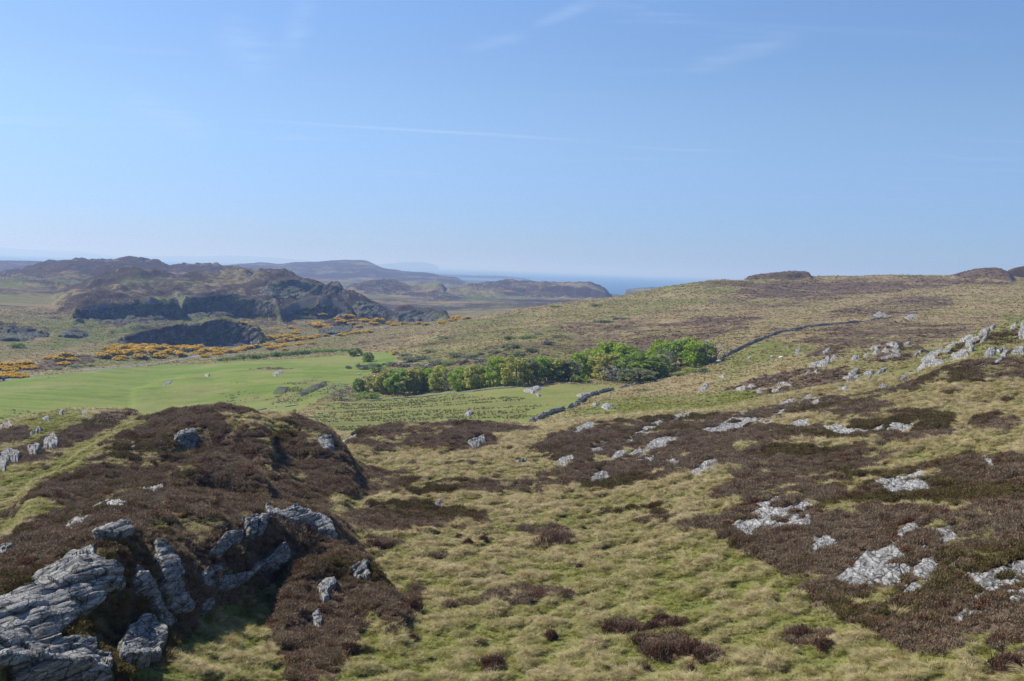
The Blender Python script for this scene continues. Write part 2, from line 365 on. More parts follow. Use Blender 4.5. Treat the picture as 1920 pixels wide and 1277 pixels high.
BUMP = np.zeros_like(BASE)
WHICH = np.full(BASE.shape, -1, np.int16)
LNAMES = list(LAYERS)
for li, nm in enumerate(LNAMES):
    L = LAYERS[nm]
    cs = np.array([zline(*p) for p in L['c']])
    cols = np.where((S > cs[0, 0]) & (S < cs[-1, 0]))[0]
    sc = S[cols]
    # rounded crest line instead of straight pieces
    fine = np.linspace(cs[0, 0], cs[-1, 0], 400)
    kern = np.hanning(23)
    kern /= kern.sum()
    def smooth(v):
        a = np.interp(fine, cs[:, 0], v)
        b = np.convolve(np.pad(a, 11, 'edge'), kern, 'valid')
        return np.interp(sc, fine, b)
    tc, zc = smooth(cs[:, 1]), smooth(cs[:, 2])
    dc = np.exp(tc)
    A = zc - base_z(sc, tc)
    edge = np.minimum(sc - cs[0, 0], cs[-1, 0] - sc) / (cs[-1, 0] - cs[0, 0])
    A = np.maximum(A, 0) * sstep(0, 0.05, edge)
    d = DD[:, cols]
    if dc.mean() > 550:
        d = d + (8 if nm.endswith(('cliff', 'crag', 'dark_knoll')) else 20) * fbm(XX[:, cols] / 42, YY[:, cols] / 42, 4, 28)
    wf = np.interp(tc * 0 + sc, cs[:, 0], L['wf']) if isinstance(L['wf'], list) else L['wf']
    xf, xb = np.clip((dc - d) / wf, 0, 1), np.clip((d - dc) / L['wb'], 0, 1)
    pf, pb = 1 - xf ** L['kf'], 1 - xb ** L['kb']
    prof = np.where(d < dc, pf * (0.25 + 0.75 * sstep(0, 0.55, pf)), pb * sstep(-0.2, 0.6, pb))
    b = A * prof
    cur = BUMP[:, cols]
    hit = b > cur
    BUMP[:, cols] = np.where(hit, b, cur)
    wc = WHICH[:, cols]
    WHICH[:, cols] = np.where(hit & (b > 0.25), li, wc)

right_side = sstep(-0.12, 0.0, SS) * (1 - sstep(1000, 1300, DD))
far = sstep(550, 800, DD) * (1 - right_side)
veryfar = sstep(2600, 4200, DD)
near = 1 - sstep(120, 260, DD)
smooth_field = np.zeros_like(DD)
FIELD_POLY = [(-80, 716), (0, 712), (110, 701), (200, 692), (300, 684), (420, 680), (520, 674), (640, 666), (735, 660), (745, 680), (700, 697), (655, 722), (600, 748), (560, 770), (500, 778), (280, 790), (-80, 800)]

def wob(l, amp, octs=3, seed=0):
    return amp * fbm(XX / l, YY / l, octs, seed)
HEATHK = np.isin(WHICH, [LNAMES.index(n) for n in LNAMES if n not in ('small_green_knoll', 'green_knob')])
NOISE = (wob(14, 0.22, 3, 1) + wob(9, 0.45, 3, 14) * sstep(0.05, 0.25, SS) * sstep(40, 60, DD) * (1 - sstep(150, 220, DD)) + wob(2.2, 0.09, 3, 2) * near + wob(55, 0.9, 2, 3) * sstep(140, 320, DD)
         + (wob(150, 7.5, 3, 4) + wob(60, 6.5, 5, 5) * (1 - 0.5 * veryfar)) * far * (1 - 0.55 * sstep(3500, 6000, DD))
         + (np.abs(wob(30, 2.8, 3, 9)) + wob(13, 1.5, 3, 10)) * far * HEATHK * (1 - 0.7 * veryfar))
# the far plain and the valley with the road stay smoother, and the crests keep their outline
plain = sstep(0.0, 6.0, BUMP)
NOISE = NOISE * np.where((DD > 550) & (right_side < 0.5), 0.3 + 0.7 * plain, 1.0)
# peat hags and sheep terraces on the hillside
hill_zone = sstep(280, 340, DD) * (1 - sstep(800, 900, DD)) * sstep(-0.12, 0.0, SS)
NOISE += hill_zone * (wob(20, 0.8, 3, 12) + 0.5 * fbm((XX * 0.9 - YY * 0.4) / 60, (XX * 0.4 + YY * 0.9) / 9, 3, 13))
ZZ = BASE + BUMP + NOISE
# the rock the photographer stands on falls away steeply
_edge_s, _edge_k = ray(np.linspace(-600, 2600, 60), np.full(60, 1310.0))
_lim_d = np.interp(SS, ray([-100, 100, 300, 600, 960, 1200, 1500, 1900], [1290] * 8)[0], [26, 28, 30, 31, 31, 29, 28, 26])
_lim = 69.9 + np.interp(SS, _edge_s, _edge_k) * DD - 0.5 * sstep(30, 2, DD)
ZZ = np.where(DD < _lim_d, np.minimum(ZZ, _lim), ZZ)
# steep little scarps: broken rock steps on near knolls and the far hills
ZZ = ZZ + np.isin(WHICH, [LNAMES.index(n) for n in ('crag_knoll', 'front_mound', 'left_cliff', 'plateau_end')]) * 0.16 * fbm(XX / 1.1, YY / 1.1, 3, 21)
ZZ = ZZ + np.isin(WHICH, [LNAMES.index(n) for n in NEAR_HEATH]) * sstep(0.3, 1.0, BUMP) * (0.55 * fbm(XX / 6.5, YY / 6.5, 3, 22) + 0.22 * fbm(XX / 2.2, YY / 2.2, 2, 24))
crag_far = np.isin(WHICH, [LNAMES.index(n) for n in ('high_cliff', 'mid_cliff', 'left_crag', 'dark_knoll', 'rough_knoll', 'moor_hill', 'west_knoll', 'west_knoll_two', 'coast_ridge', 'mid_ridge', 'west_hill')])
ZZ = ZZ + crag_far * np.maximum(0, fbm(XX / 20, YY / 20, 4, 23)) * 7.0

def _col_sample(A, s):
    j = np.interp(s, S, np.arange(NC))
    j0 = np.clip(j.astype(int), 0, NC - 2)
    f = j - j0
    return A[:, j0] * (1 - f) + A[:, j0 + 1] * f

def ground_at(px, py, dmin=20.0, dmax=9000.0):
    """where the sight line through a picture point meets the ground (x, y, z, distance); misses are clamped"""
    px, py = np.atleast_1d(np.asarray(px, float)), np.atleast_1d(np.asarray(py, float))
    out = np.zeros((len(px), 4))
    i0 = int(np.searchsorted(T, math.log(dmin)))
    i1 = int(np.searchsorted(T, math.log(dmax)))
    d = np.exp(T[i0:i1])
    for c in range(0, len(px), 3000):
        s, k = ray(px[c:c + 3000], py[c:c + 3000])
        z = _col_sample(ZZ[i0:i1], s)
        diff = z - (CAM_Z + k[None] * d[:, None])
        hit = diff > 0
        i = np.where(hit.any(0), hit.argmax(0), len(d) - 1)
        n = np.arange(len(s))
        im = np.maximum(i - 1, 0)
        a, b = diff[im, n], diff[i, n]
        f = np.where((a < 0) & (b > 0), a / (a - b + 1e-12), 1.0)
        dist = d[im] + (d[i] - d[im]) * f
        zz = z[im, n] + (z[i, n] - z[im, n]) * f
        out[c:c + 3000] = np.c_[dist * np.sin(s), dist * np.cos(s), zz, dist]
    return out

def height(x, y):
    x, y = np.atleast_1d(np.asarray(x, float)), np.atleast_1d(np.asarray(y, float))
    return sample(ZZ, np.arctan2(x, y), np.log(np.hypot(x, y)))

def sample(A, s, t):
    j, i = np.interp(s, S, np.arange(NC)), np.interp(t, T, np.arange(NR))
    j0, i0 = np.clip(j.astype(int), 0, NC - 2), np.clip(i.astype(int), 0, NR - 2)
    fj, fi = j - j0, i - i0
    return (A[i0, j0] * (1 - fj) + A[i0, j0 + 1] * fj) * (1 - fi) + (A[i0 + 1, j0] * (1 - fj) + A[i0 + 1, j0 + 1] * fj) * fi

def poly_sd(poly, x, y):
    """signed distance to a polygon, positive inside"""
    poly = np.asarray(poly, float)
    inside = np.zeros(x.shape, bool)
    best = np.full(x.shape, 1e9)
    n = len(poly)
    for i in range(n):
        (x0, y0), (x1, y1) = poly[i], poly[(i + 1) % n]
        c = (y0 > y) != (y1 > y)
        with np.errstate(divide='ignore', invalid='ignore'):
            inside ^= c & (x < (x1 - x0) * (y - y0) / (y1 - y0 + 1e-12) + x0)
        ex, ey = x1 - x0, y1 - y0
        h = np.clip(((x - x0) * ex + (y - y0) * ey) / (ex * ex + ey * ey + 1e-12), 0, 1)
        best = np.minimum(best, np.hypot(x - x0 - h * ex, y - y0 - h * ey))
    return np.where(inside, best, -best)
# ------------------------------------------------------------------ what grows where
# HE heather, GR green-ness of the grass (0 dry straw, 1 lush), RK bare rock, PA mown pasture
def lp(x):
    return fbm(SS * x, TT * x, 4, 31)

gmix = fbm(XX / 9, YY / 9, 4, 41) * 0.5 + fbm(XX / 45, YY / 45, 3, 42) * 0.6
HE = np.zeros_like(DD)
GR = np.clip(0.45 + 0.55 * gmix, 0, 1)
PA = np.zeros_like(DD)
RU = np.zeros_like(DD)
# heather on the knolls
HE = np.maximum(HE, np.isin(WHICH, [LNAMES.index(n) for n in NEAR_HEATH]) * sstep(0.30, 0.62, BUMP + 0.22 * fbm(XX / 4, YY / 4, 3, 43)))
_knobs = np.isin(WHICH, [LNAMES.index(n) for n in ('right_knob', 'summit_knob', 'right_far_knob', 'spur_knob', 'green_knob')]) * sstep(0.4, 1.5, BUMP)
# hillside and hills: streaky patches
streak = fbm((XX * 0.85 - YY * 0.5) / 150, (XX * 0.5 + YY * 0.85) / 34, 5, 44) + 0.35 * fbm(XX / 14, YY / 14, 3, 45)
hs = hill_zone
HE = HE * (1 - hs) + hs * np.clip(0.30 + 0.75 * streak, 0, 1)
GR = GR * (1 - hs) + hs * np.clip(0.30 + 0.7 * fbm(XX / 70, YY / 40, 3, 46), 0, 1)
HE = np.maximum(HE, 0.9 * _knobs)
fr = far * (1 - hs)
hp = fbm(XX / 170, YY / 170, 5, 47)
slopeZ = np.abs(np.gradient(BASE + BUMP + NOISE * 0.6, axis=0) / np.gradient(DD, axis=0))
flat = 1 - sstep(0.6, 5.0, BUMP)
HE = HE * (1 - fr) + fr * np.clip(0.84 - 0.42 * flat + 0.85 * hp + 0.35 * fbm(XX / 38, YY / 38, 3, 49), 0, 1)
GR = GR * (1 - fr) + fr * np.clip(0.55 + 0.7 * fbm(XX / 90, YY / 90, 4, 48) + 0.25 * sstep(20, 5, ZZ), 0, 1)

COVER = (
    # kind, value, soft edge, (dmin, dmax), polygon in picture points on the visible ground
    ('HE', 1.0, 1, (25, 110), [(-120, 1100), (0, 1030), (25, 1000), (63, 975), (92, 954), (34, 942), (42, 925), (84, 902), (147, 879), (176, 849), (210, 822), (269, 795), (328, 779), (400, 776), (600, 806), (640, 850), (665, 890), (720, 892), (788, 906), (760, 916), (640, 908), (612, 930), (640, 990), (690, 1052), (743, 1120), (738, 1145), (690, 1165), (652, 1200), (650, 1240), (600, 1290), (560, 1290), (520, 1240), (495, 1170), (520, 1130), (510, 1095), (430, 1112), (392, 1150), (345, 1200), (300, 1245), (235, 1290), (-120, 1300)]),
    ('HE', 0.0, 1, (30, 60), [(300, 1290), (330, 1215), (380, 1165), (430, 1128), (500, 1118), (520, 1140), (490, 1180), (500, 1240), (480, 1290)]),
    ('GR', 0.9, 1, (30, 60), [(300, 1290), (330, 1205), (380, 1155), (430, 1120), (500, 1110), (520, 1140), (500, 1180), (480, 1220), (380, 1250)]),
    ('HE', 0.0, 1, (80, 106), [(405, 782), (470, 778), (530, 786), (525, 802), (480, 810), (430, 797)]),
    ('GR', 0.35, 1, (80, 106), [(405, 782), (470, 778), (530, 786), (525, 802), (480, 810), (430, 797)]),
    ('HE', 1.0, 1, (95, 180), [(-60, 900), (0, 868), (60, 835), (100, 805), (150, 788), (190, 774), (258, 774), (268, 785), (200, 812), (168, 838), (110, 862), (55, 905), (-60, 945)]),
    ('HE', 0.9, 1, (110, 180), [(-60, 850), (0, 812), (30, 805), (62, 800), (70, 815), (20, 835), (-60, 880)]),
    ('GR', 1.3, 1, (50, 180), [(25, 805), (80, 774), (168, 772), (158, 790), (110, 806), (90, 822), (40, 836), (20, 830)]),
    ('HE', 0.0, 1, (110, 180), [(60, 800), (90, 778), (168, 774), (150, 788), (118, 803), (96, 820), (50, 832), (55, 815)]),
    ('GR', 1.15, 1, (50, 170), [(-80, 1040), (-80, 950), (0, 915), (80, 872), (160, 828), (250, 790), (292, 775), (265, 800), (200, 830), (150, 880), (80, 905), (36, 940), (90, 955), (60, 975), (0, 1030)]),
    ('HE', 0.9, 1, (100, 165), [(638, 838), (700, 812), (800, 797), (900, 794), (985, 798), (1000, 808), (930, 816), (922, 840), (870, 850), (830, 836), (760, 830), (690, 836)]),
    ('HE', 1.0, 1, (60, 85), [(600, 985), (650, 962), (700, 948), (780, 942), (850, 954), (900, 962), (928, 977), (900, 986), (860, 978), (800, 992), (720, 1002), (660, 1006), (620, 1002)]),
    ('HE', 0.8, 1, (60, 110), [(670, 868), (740, 885), (792, 906), (760, 917), (690, 905)]),
    ('HE', 0.75, 1, (60, 110), [(900, 910), (960, 903), (1000, 915), (985, 928), (930, 925)]),
    ('HE', 0.85, 1, (50, 80), [(985, 995), (1040, 990), (1075, 1010), (1060, 1022), (1010, 1015)]),
    ('HE', 0.7, 1, (50, 80), [(690, 1015), (740, 1012), (742, 1028), (700, 1032)]),
    ('HE', 0.7, 1, (35, 60), [(745, 1130), (780, 1108), (798, 1120), (775, 1150), (740, 1155)]),
    ('HE', 0.0, 1, (50, 170), [(-80, 1040), (-80, 950), (0, 915), (80, 872), (160, 828), (250, 790), (300, 775), (275, 802), (212, 830), (160, 878), (92, 908), (50, 940), (100, 957), (66, 980), (10, 1030)]),
    # slab hill right of the middle
    ('HE', 1.0, 1, (75, 165), [(1000, 842), (1045, 815), (1100, 797), (1180, 790), (1300, 776), (1400, 780), (1420, 800), (1500, 798), (1560, 803), (1720, 803), (1790, 815), (1770, 832), (1640, 824), (1500, 824), (1420, 832), (1385, 832), (1392, 870), (1372, 900), (1300, 906), (1240, 912), (1120, 928), (1050, 908), (1040, 880), (1095, 872), (1050, 872), (1010, 852)]),
    ('HE', 0.95, 1, (100, 190), [(1380, 778), (1440, 765), (1540, 741), (1620, 742), (1685, 765), (1640, 778), (1560, 782), (1480, 778), (1470, 790), (1420, 795)]),
    ('HE', 0.95, 1, (80, 170), [(1600, 800), (1640, 778), (1760, 770), (1800, 790), (1790, 822), (1720, 800)]),
    ('HE', 0.85, 1, (70, 130), [(1820, 788), (1870, 778), (1915, 800), (1880, 814), (1830, 806)]),
    ('HE', 0.6, 2, (60, 100), [(1385, 835), (1500, 830), (1620, 835), (1700, 845), (1640, 885), (1590, 920), (1480, 930), (1400, 940), (1340, 930), (1380, 880)]),
    ('HE', 1.0, 1, (40, 90), [(1595, 925), (1640, 886), (1700, 880), (1760, 864), (1830, 852), (1960, 860), (1960, 1000), (1880, 985), (1800, 955), (1760, 950), (1700, 946), (1620, 952), (1500, 942), (1480, 934)]),
    ('HE', 1.0, 1, (30, 75), [(1325, 985), (1380, 955), (1440, 938), (1520, 942), (1560, 963), (1640, 955), (1760, 960), (1980, 990), (1980, 1210), (1880, 1218), (1850, 1190), (1800, 1252), (1760, 1247), (1700, 1232), (1640, 1184), (1560, 1152), (1500, 1112), (1470, 1080), (1400, 1040), (1350, 1012)]),
    ('GR', 1.2, 1, (40, 75), [(1600, 970), (1570, 950), (1560, 940), (1600, 955)]),
    ('HE', 0.1, 1, (40, 75), [(1550, 945), (1590, 955), (1610, 970), (1580, 972)]),
    ('HE', 0.95, 1, (25, 40), [(1865, 1245), (1960, 1215), (1960, 1300), (1850, 1300)]),
    ('HE', 0.7, 1, (28, 45), [(1465, 1182), (1530, 1168), (1565, 1200), (1530, 1215), (1480, 1205)]),
    ('HE', 0.9, 1, (30, 48), [(1110, 1172), (1160, 1160), (1205, 1178), (1192, 1192), (1130, 1184)]),
    ('HE', 0.95, 1, (28, 45), [(1198, 1206), (1265, 1190), (1335, 1214), (1335, 1242), (1260, 1237), (1208, 1226)]),
    ('HE', 0.8, 1, (28, 45), [(1180, 1166), (1262, 1155), (1285, 1174), (1232, 1182)]),
    ('HE', 0.55, 1, (28, 45), [(890, 1240), (940, 1226), (955, 1245), (915, 1262)]),
    ('HE', 0.45, 2, (40, 80), [(1160, 965), (1250, 960), (1330, 990), (1300, 1020), (1200, 990)]),
    ('HE', 0.4, 2, (60, 120), [(640, 900), (1000, 880), (1080, 905), (1000, 930), (700, 935)]),
    # pasture
    ('PA', 1.0, 0.25, (170, 620), FIELD_POLY),
    ('PA', 0.55, 1, (150, 330), [(545, 790), (600, 760), (700, 744), (850, 730), (1000, 722), (1150, 720), (1160, 733), (1110, 745), (1060, 775), (1000, 795), (960, 805), (640, 835)]),
    ('PA', 0.25, 2, (200, 420), [(455, 694), (500, 688), (552, 688), (548, 692), (500, 696)]),
    ('HE', 0.9, 1, (200, 420), [(455, 694), (500, 688), (552, 688), (548, 692), (500, 696)]),
    ('PA', 0.62, 3, (200, 420), [(300, 760), (360, 730), (430, 715), (480, 712), (520, 730), (500, 760), (420, 775)]),
    ('PA', 0.5, 3, (200, 420), [(430, 752), (500, 735), (610, 712), (615, 728), (560, 748), (500, 762)]),
    ('RU', 0.9, 2, (200, 420), [(500, 752), (520, 728), (600, 706), (625, 716), (600, 740), (560, 756)]),
    ('HE', 0.55, 2, (200, 420), [(515, 740), (540, 722), (600, 708), (618, 716), (590, 736)]),
    ('RU', 0.55, 2, (200, 420), [(370, 765), (420, 730), (480, 722), (500, 745), (450, 768)]),
    ('HE', 0.05, 1, (300, 800), [(1822, 545), (1836, 543), (1880, 570), (1930, 592), (1925, 600), (1870, 580)]),
    ('GR', 0.8, 1, (300, 800), [(1822, 545), (1836, 543), (1880, 570), (1930, 592), (1925, 600), (1870, 580)]),
    ('RU', 1.0, 2, (150, 330), [(560, 800), (600, 765), (700, 748), (850, 740), (960, 745), (1020, 760), (990, 785), (850, 785), (700, 805), (640, 825)]),
    ('RU', 0.9, 1, (200, 330), [(-60, 810), (0, 795), (0, 768), (60, 772), (75, 795)]),
    ('GR', 1.0, 2, (130, 300), [(1060, 785), (1120, 750), (1200, 742), (1330, 738), (1430, 742), (1400, 765), (1280, 772), (1130, 785)]),
    ('GR', 1.15, 1, (150, 300), [(1330, 745), (1360, 730), (1500, 738), (1560, 735), (1480, 750), (1380, 760)]),
    ('GR', 0.1, 1, (180, 320), [(1150, 740), (1180, 715), (1290, 700), (1350, 700), (1330, 730), (1240, 738)]),
    ('GR', 0.9, 2, (250, 420), [(1340, 692), (1370, 667), (1440, 637), (1530, 652), (1560, 642), (1540, 672), (1440, 697), (1360, 712)]),
    ('HE', 0.05, 2, (220, 420), [(1340, 692), (1370, 667), (1440, 637), (1530, 652), (1545, 650), (1500, 672), (1420, 695), (1360, 712)]),
    ('GR', 0.75, 3, (300, 520), [(740, 690), (760, 650), (850, 625), (950, 610), (1060, 620), (1090, 660), (1000, 690), (850, 700)]),
    ('HE', 0.42, 3, (300, 560), [(740, 690), (760, 650), (850, 620), (980, 598), (1080, 615), (1090, 660), (1000, 690), (850, 700)]),
    # brown and straw bands on the long hillside
    ('HE', 0.72, 2, (300, 620), [(1100, 660), (1180, 640), (1240, 612), (1330, 592), (1395, 590), (1410, 612), (1330, 645), (1260, 655), (1180, 672)]),
    ('HE', 0.85, 2, (400, 800), [(1230, 552), (1330, 532), (1520, 526), (1700, 526), (1780, 536), (1700, 548), (1560, 556), (1400, 562), (1330, 572)]),
    ('HE', 0.72, 2, (330, 700), [(1490, 592), (1600, 557), (1700, 558), (1780, 562), (1800, 578), (1720, 590), (1620, 590), (1540, 605)]),
    ('HE', 0.72, 2, (250, 480), [(1480, 640), (1560, 615), (1680, 607), (1760, 620), (1850, 612), (1760, 640), (1680, 642), (1560, 652)]),
    ('HE', 0.9, 2, (200, 330), [(1500, 668), (1530, 652), (1570, 645), (1596, 655), (1590, 672), (1530, 676)]),
    ('HE', 0.8, 2, (150, 240), [(1360, 730), (1430, 705), (1500, 690), (1600, 690), (1640, 700), (1600, 722), (1500, 735), (1420, 742)]),
    ('HE', 0.05, 2, (300, 640), [(1320, 645), (1400, 612), (1440, 590), (1520, 570), (1650, 548), (1780, 543), (1800, 552), (1650, 556), (1540, 590), (1420, 625), (1340, 660)]),
    ('GR', 0.1, 2, (300, 640), [(1320, 645), (1400, 612), (1440, 590), (1520, 570), (1650, 548), (1780, 543), (1800, 552), (1650, 556), (1540, 590), (1420, 625), (1340, 660)]),
    ('HE', 0.05, 2, (300, 800), [(1780, 565), (1840, 540), (1930, 535), (1960, 585), (1800, 592), (1700, 597), (1700, 590), (1790, 580)]),
    ('GR', 0.2, 2, (300, 800), [(1780, 565), (1840, 540), (1930, 535), (1960, 585), (1800, 592), (1700, 597), (1700, 590), (1790, 580)]),
    ('HE', 0.0, 3, (430, 760), [(1000, 590), (1180, 550), (1320, 535), (1400, 545), (1330, 570), (1180, 590), (1050, 605)]),
    ('GR', 0.5, 3, (430, 760), [(1000, 590), (1180, 550), (1320, 535), (1400, 545), (1330, 570), (1180, 590), (1050, 605)]),
    # spur at the right
    ('HE', 0.55, 2, (120, 240), [(1600, 752), (1640, 735), (1690, 718), (1730, 690), (1770, 655), (1820, 632), (1880, 614), (1980, 600), (1980, 745), (1800, 750), (1700, 745)]),
    ('GR', 0.95, 2, (120, 240), [(1600, 752), (1640, 735), (1690, 718), (1730, 690), (1770, 655), (1820, 632), (1880, 614), (1980, 600), (1980, 690), (1800, 700), (1700, 740)]),
    ('HE', 0.8, 2, (190, 260), [(1600, 680), (1640, 655), (1670, 648), (1700, 655), (1740, 660), (1720, 675), (1640, 682)]),
    # low ground between road and hills
    ('GR', 0.05, 2, (380, 720), [(-60, 690), (0, 668), (120, 650), (190, 655), (180, 672), (90, 700), (-60, 720)]),
    ('HE', 0.85, 1, (380, 720), [(40, 692), (100, 672), (150, 665), (190, 668), (180, 682), (120, 688), (60, 700)]),
    ('GR', 1.0, 2, (520, 1000), [(60, 640), (110, 605), (160, 600), (250, 605), (330, 605), (360, 600), (280, 615), (200, 640), (100, 655)]),
    ('HE', 0.0, 2, (520, 1000), [(60, 640), (100, 600), (150, 598), (250, 605), (345, 600), (345, 565), (320, 560), (300, 565), (355, 598), (280, 615), (200, 640), (100, 655)]),
    ('GR', 0.7, 2, (700, 1100), [(270, 570), (290, 556), (350, 552), (355, 562), (330, 572)]),
    ('HE', 0.0, 1, (700, 1100), [(270, 570), (290, 556), (350, 552), (355, 562), (330, 572)]),
    ('GR', 0.75, 1, (700, 1000), [(525, 588), (560, 566), (610, 562), (600, 572), (560, 582)]),
    ('HE', 0.0, 1, (700, 1000), [(525, 588), (560, 566), (610, 562), (600, 572), (560, 582)]),
    ('GR', 0.8, 1, (560, 760), [(330, 612), (370, 601), (440, 601), (480, 618), (495, 635), (470, 618), (420, 606)]),
    ('HE', 0.2, 1, (560, 760), [(330, 612), (370, 601), (440, 601), (480, 618), (495, 635), (470, 618), (420, 606)]),
    ('HE', 0.1, 3, (380, 760), [(420, 668), (600, 636), (700, 618), (800, 612), (740, 640), (600, 655), (500, 668)]),
    ('GR', 0.25, 2, (380, 760), [(620, 655), (700, 625), (820, 612), (850, 618), (760, 650)]),
    ('HE', 0.55, 2, (420, 760), [(640, 655), (700, 632), (820, 618), (840, 622), (760, 645), (700, 660)]),
)
def st_poly(poly, dr):
    g = ground_at([p[0] for p in poly], [p[1] for p in poly], dr[0] * 0.6, dr[1] * 1.6)
    d = np.clip(g[:, 3], dr[0], dr[1])
    return np.c_[ray([p[0] for p in poly], [p[1] for p in poly])[0] * 1.0, np.log(d)]

edge_n = fbm(SS * 55, TT * 55, 4, 51)
streak2 = fbm((XX * 0.85 - YY * 0.5) / 48, (XX * 0.5 + YY * 0.85) / 13, 5, 52)
def paint(arr, val, soft, poly):
    p = st_poly(*poly) if isinstance(poly, tuple) else poly
    pad = 0.05
    c = np.where((S > p[:, 0].min() - pad) & (S < p[:, 0].max() + pad))[0]
    r = np.where((T > p[:, 1].min() - pad) & (T < p[:, 1].max() + pad))[0]
    if not len(c) or not len(r):
        return
    sl = np.s_[r[0]:r[-1] + 1, c[0]:c[-1] + 1]
    sd = poly_sd(p, SS[sl], TT[sl]) + edge_n[sl] * 0.014 * soft
    w = sstep(-0.004 * soft - 0.001, 0.005 * soft + 0.001, sd)
    if soft >= 2 and (arr is HE or arr is GR):
        val = val + 0.55 * streak2[sl]
    arr[sl] = arr[sl] * (1 - w) + val * w
_arr = {'HE': HE, 'GR': GR, 'PA': PA, 'RU': RU}
for kind, val, soft, dr, poly in COVER:
    paint(_arr[kind], val, soft, (poly, dr))
HE *= 1 - 0.9 * sstep(0.3, 0.7, PA)
# crags on steep ground
slope = np.maximum(np.abs(np.gradient(ZZ, axis=0) / np.gradient(DD, axis=0)), np.abs(np.gradient(ZZ, axis=1) / (np.gradient(SS, axis=1) * DD)))
RK = sstep(0.55, 1.0, slope + 0.35 * fbm(XX / 18, YY / 18, 4, 61)) * far * sstep(1.0, 4.0, BUMP)
RK = np.maximum(RK, 0.8 * sstep(0.28, 0.55, fbm(XX / 20, YY / 26, 5, 62) + 0.35 * fbm(XX / 170, YY / 170, 2, 63)) * far * sstep(1.5, 6, BUMP))
RK = np.maximum(RK, np.isin(WHICH, [LNAMES.index(n) for n in ('right_knob', 'right_far_knob')]) * sstep(0.15, 0.4, fbm(XX / 12, YY / 12, 4, 64)))
RK = RK * (1 - PA) * 0.8
# tussocks and heather cushions also lift the turf itself
def hummock(x, y):
    u, v = x * 0.82 - y * 0.57, x * 0.57 + y * 0.82
    w = fbm(x / 3, y / 3, 2, 94) * 0.8
    return vnoise(u / 0.58 + w, v / 0.85 + w, 5)
_hg = (1 - sstep(0.35, 0.6, HE)) * (1 - sstep(0.2, 0.5, PA))
ZZ = ZZ + (1 - sstep(70, 160, DD)) * (_hg * 0.25 * (hummock(XX, YY) - 0.45) + (1 - _hg) * 0.22 * fbm(XX / 1.1, YY / 1.1, 3, 96))
NEAR_K = np.isin(WHICH, [LNAMES.index(n) for n in ('crag_knoll', 'left_cliff')])

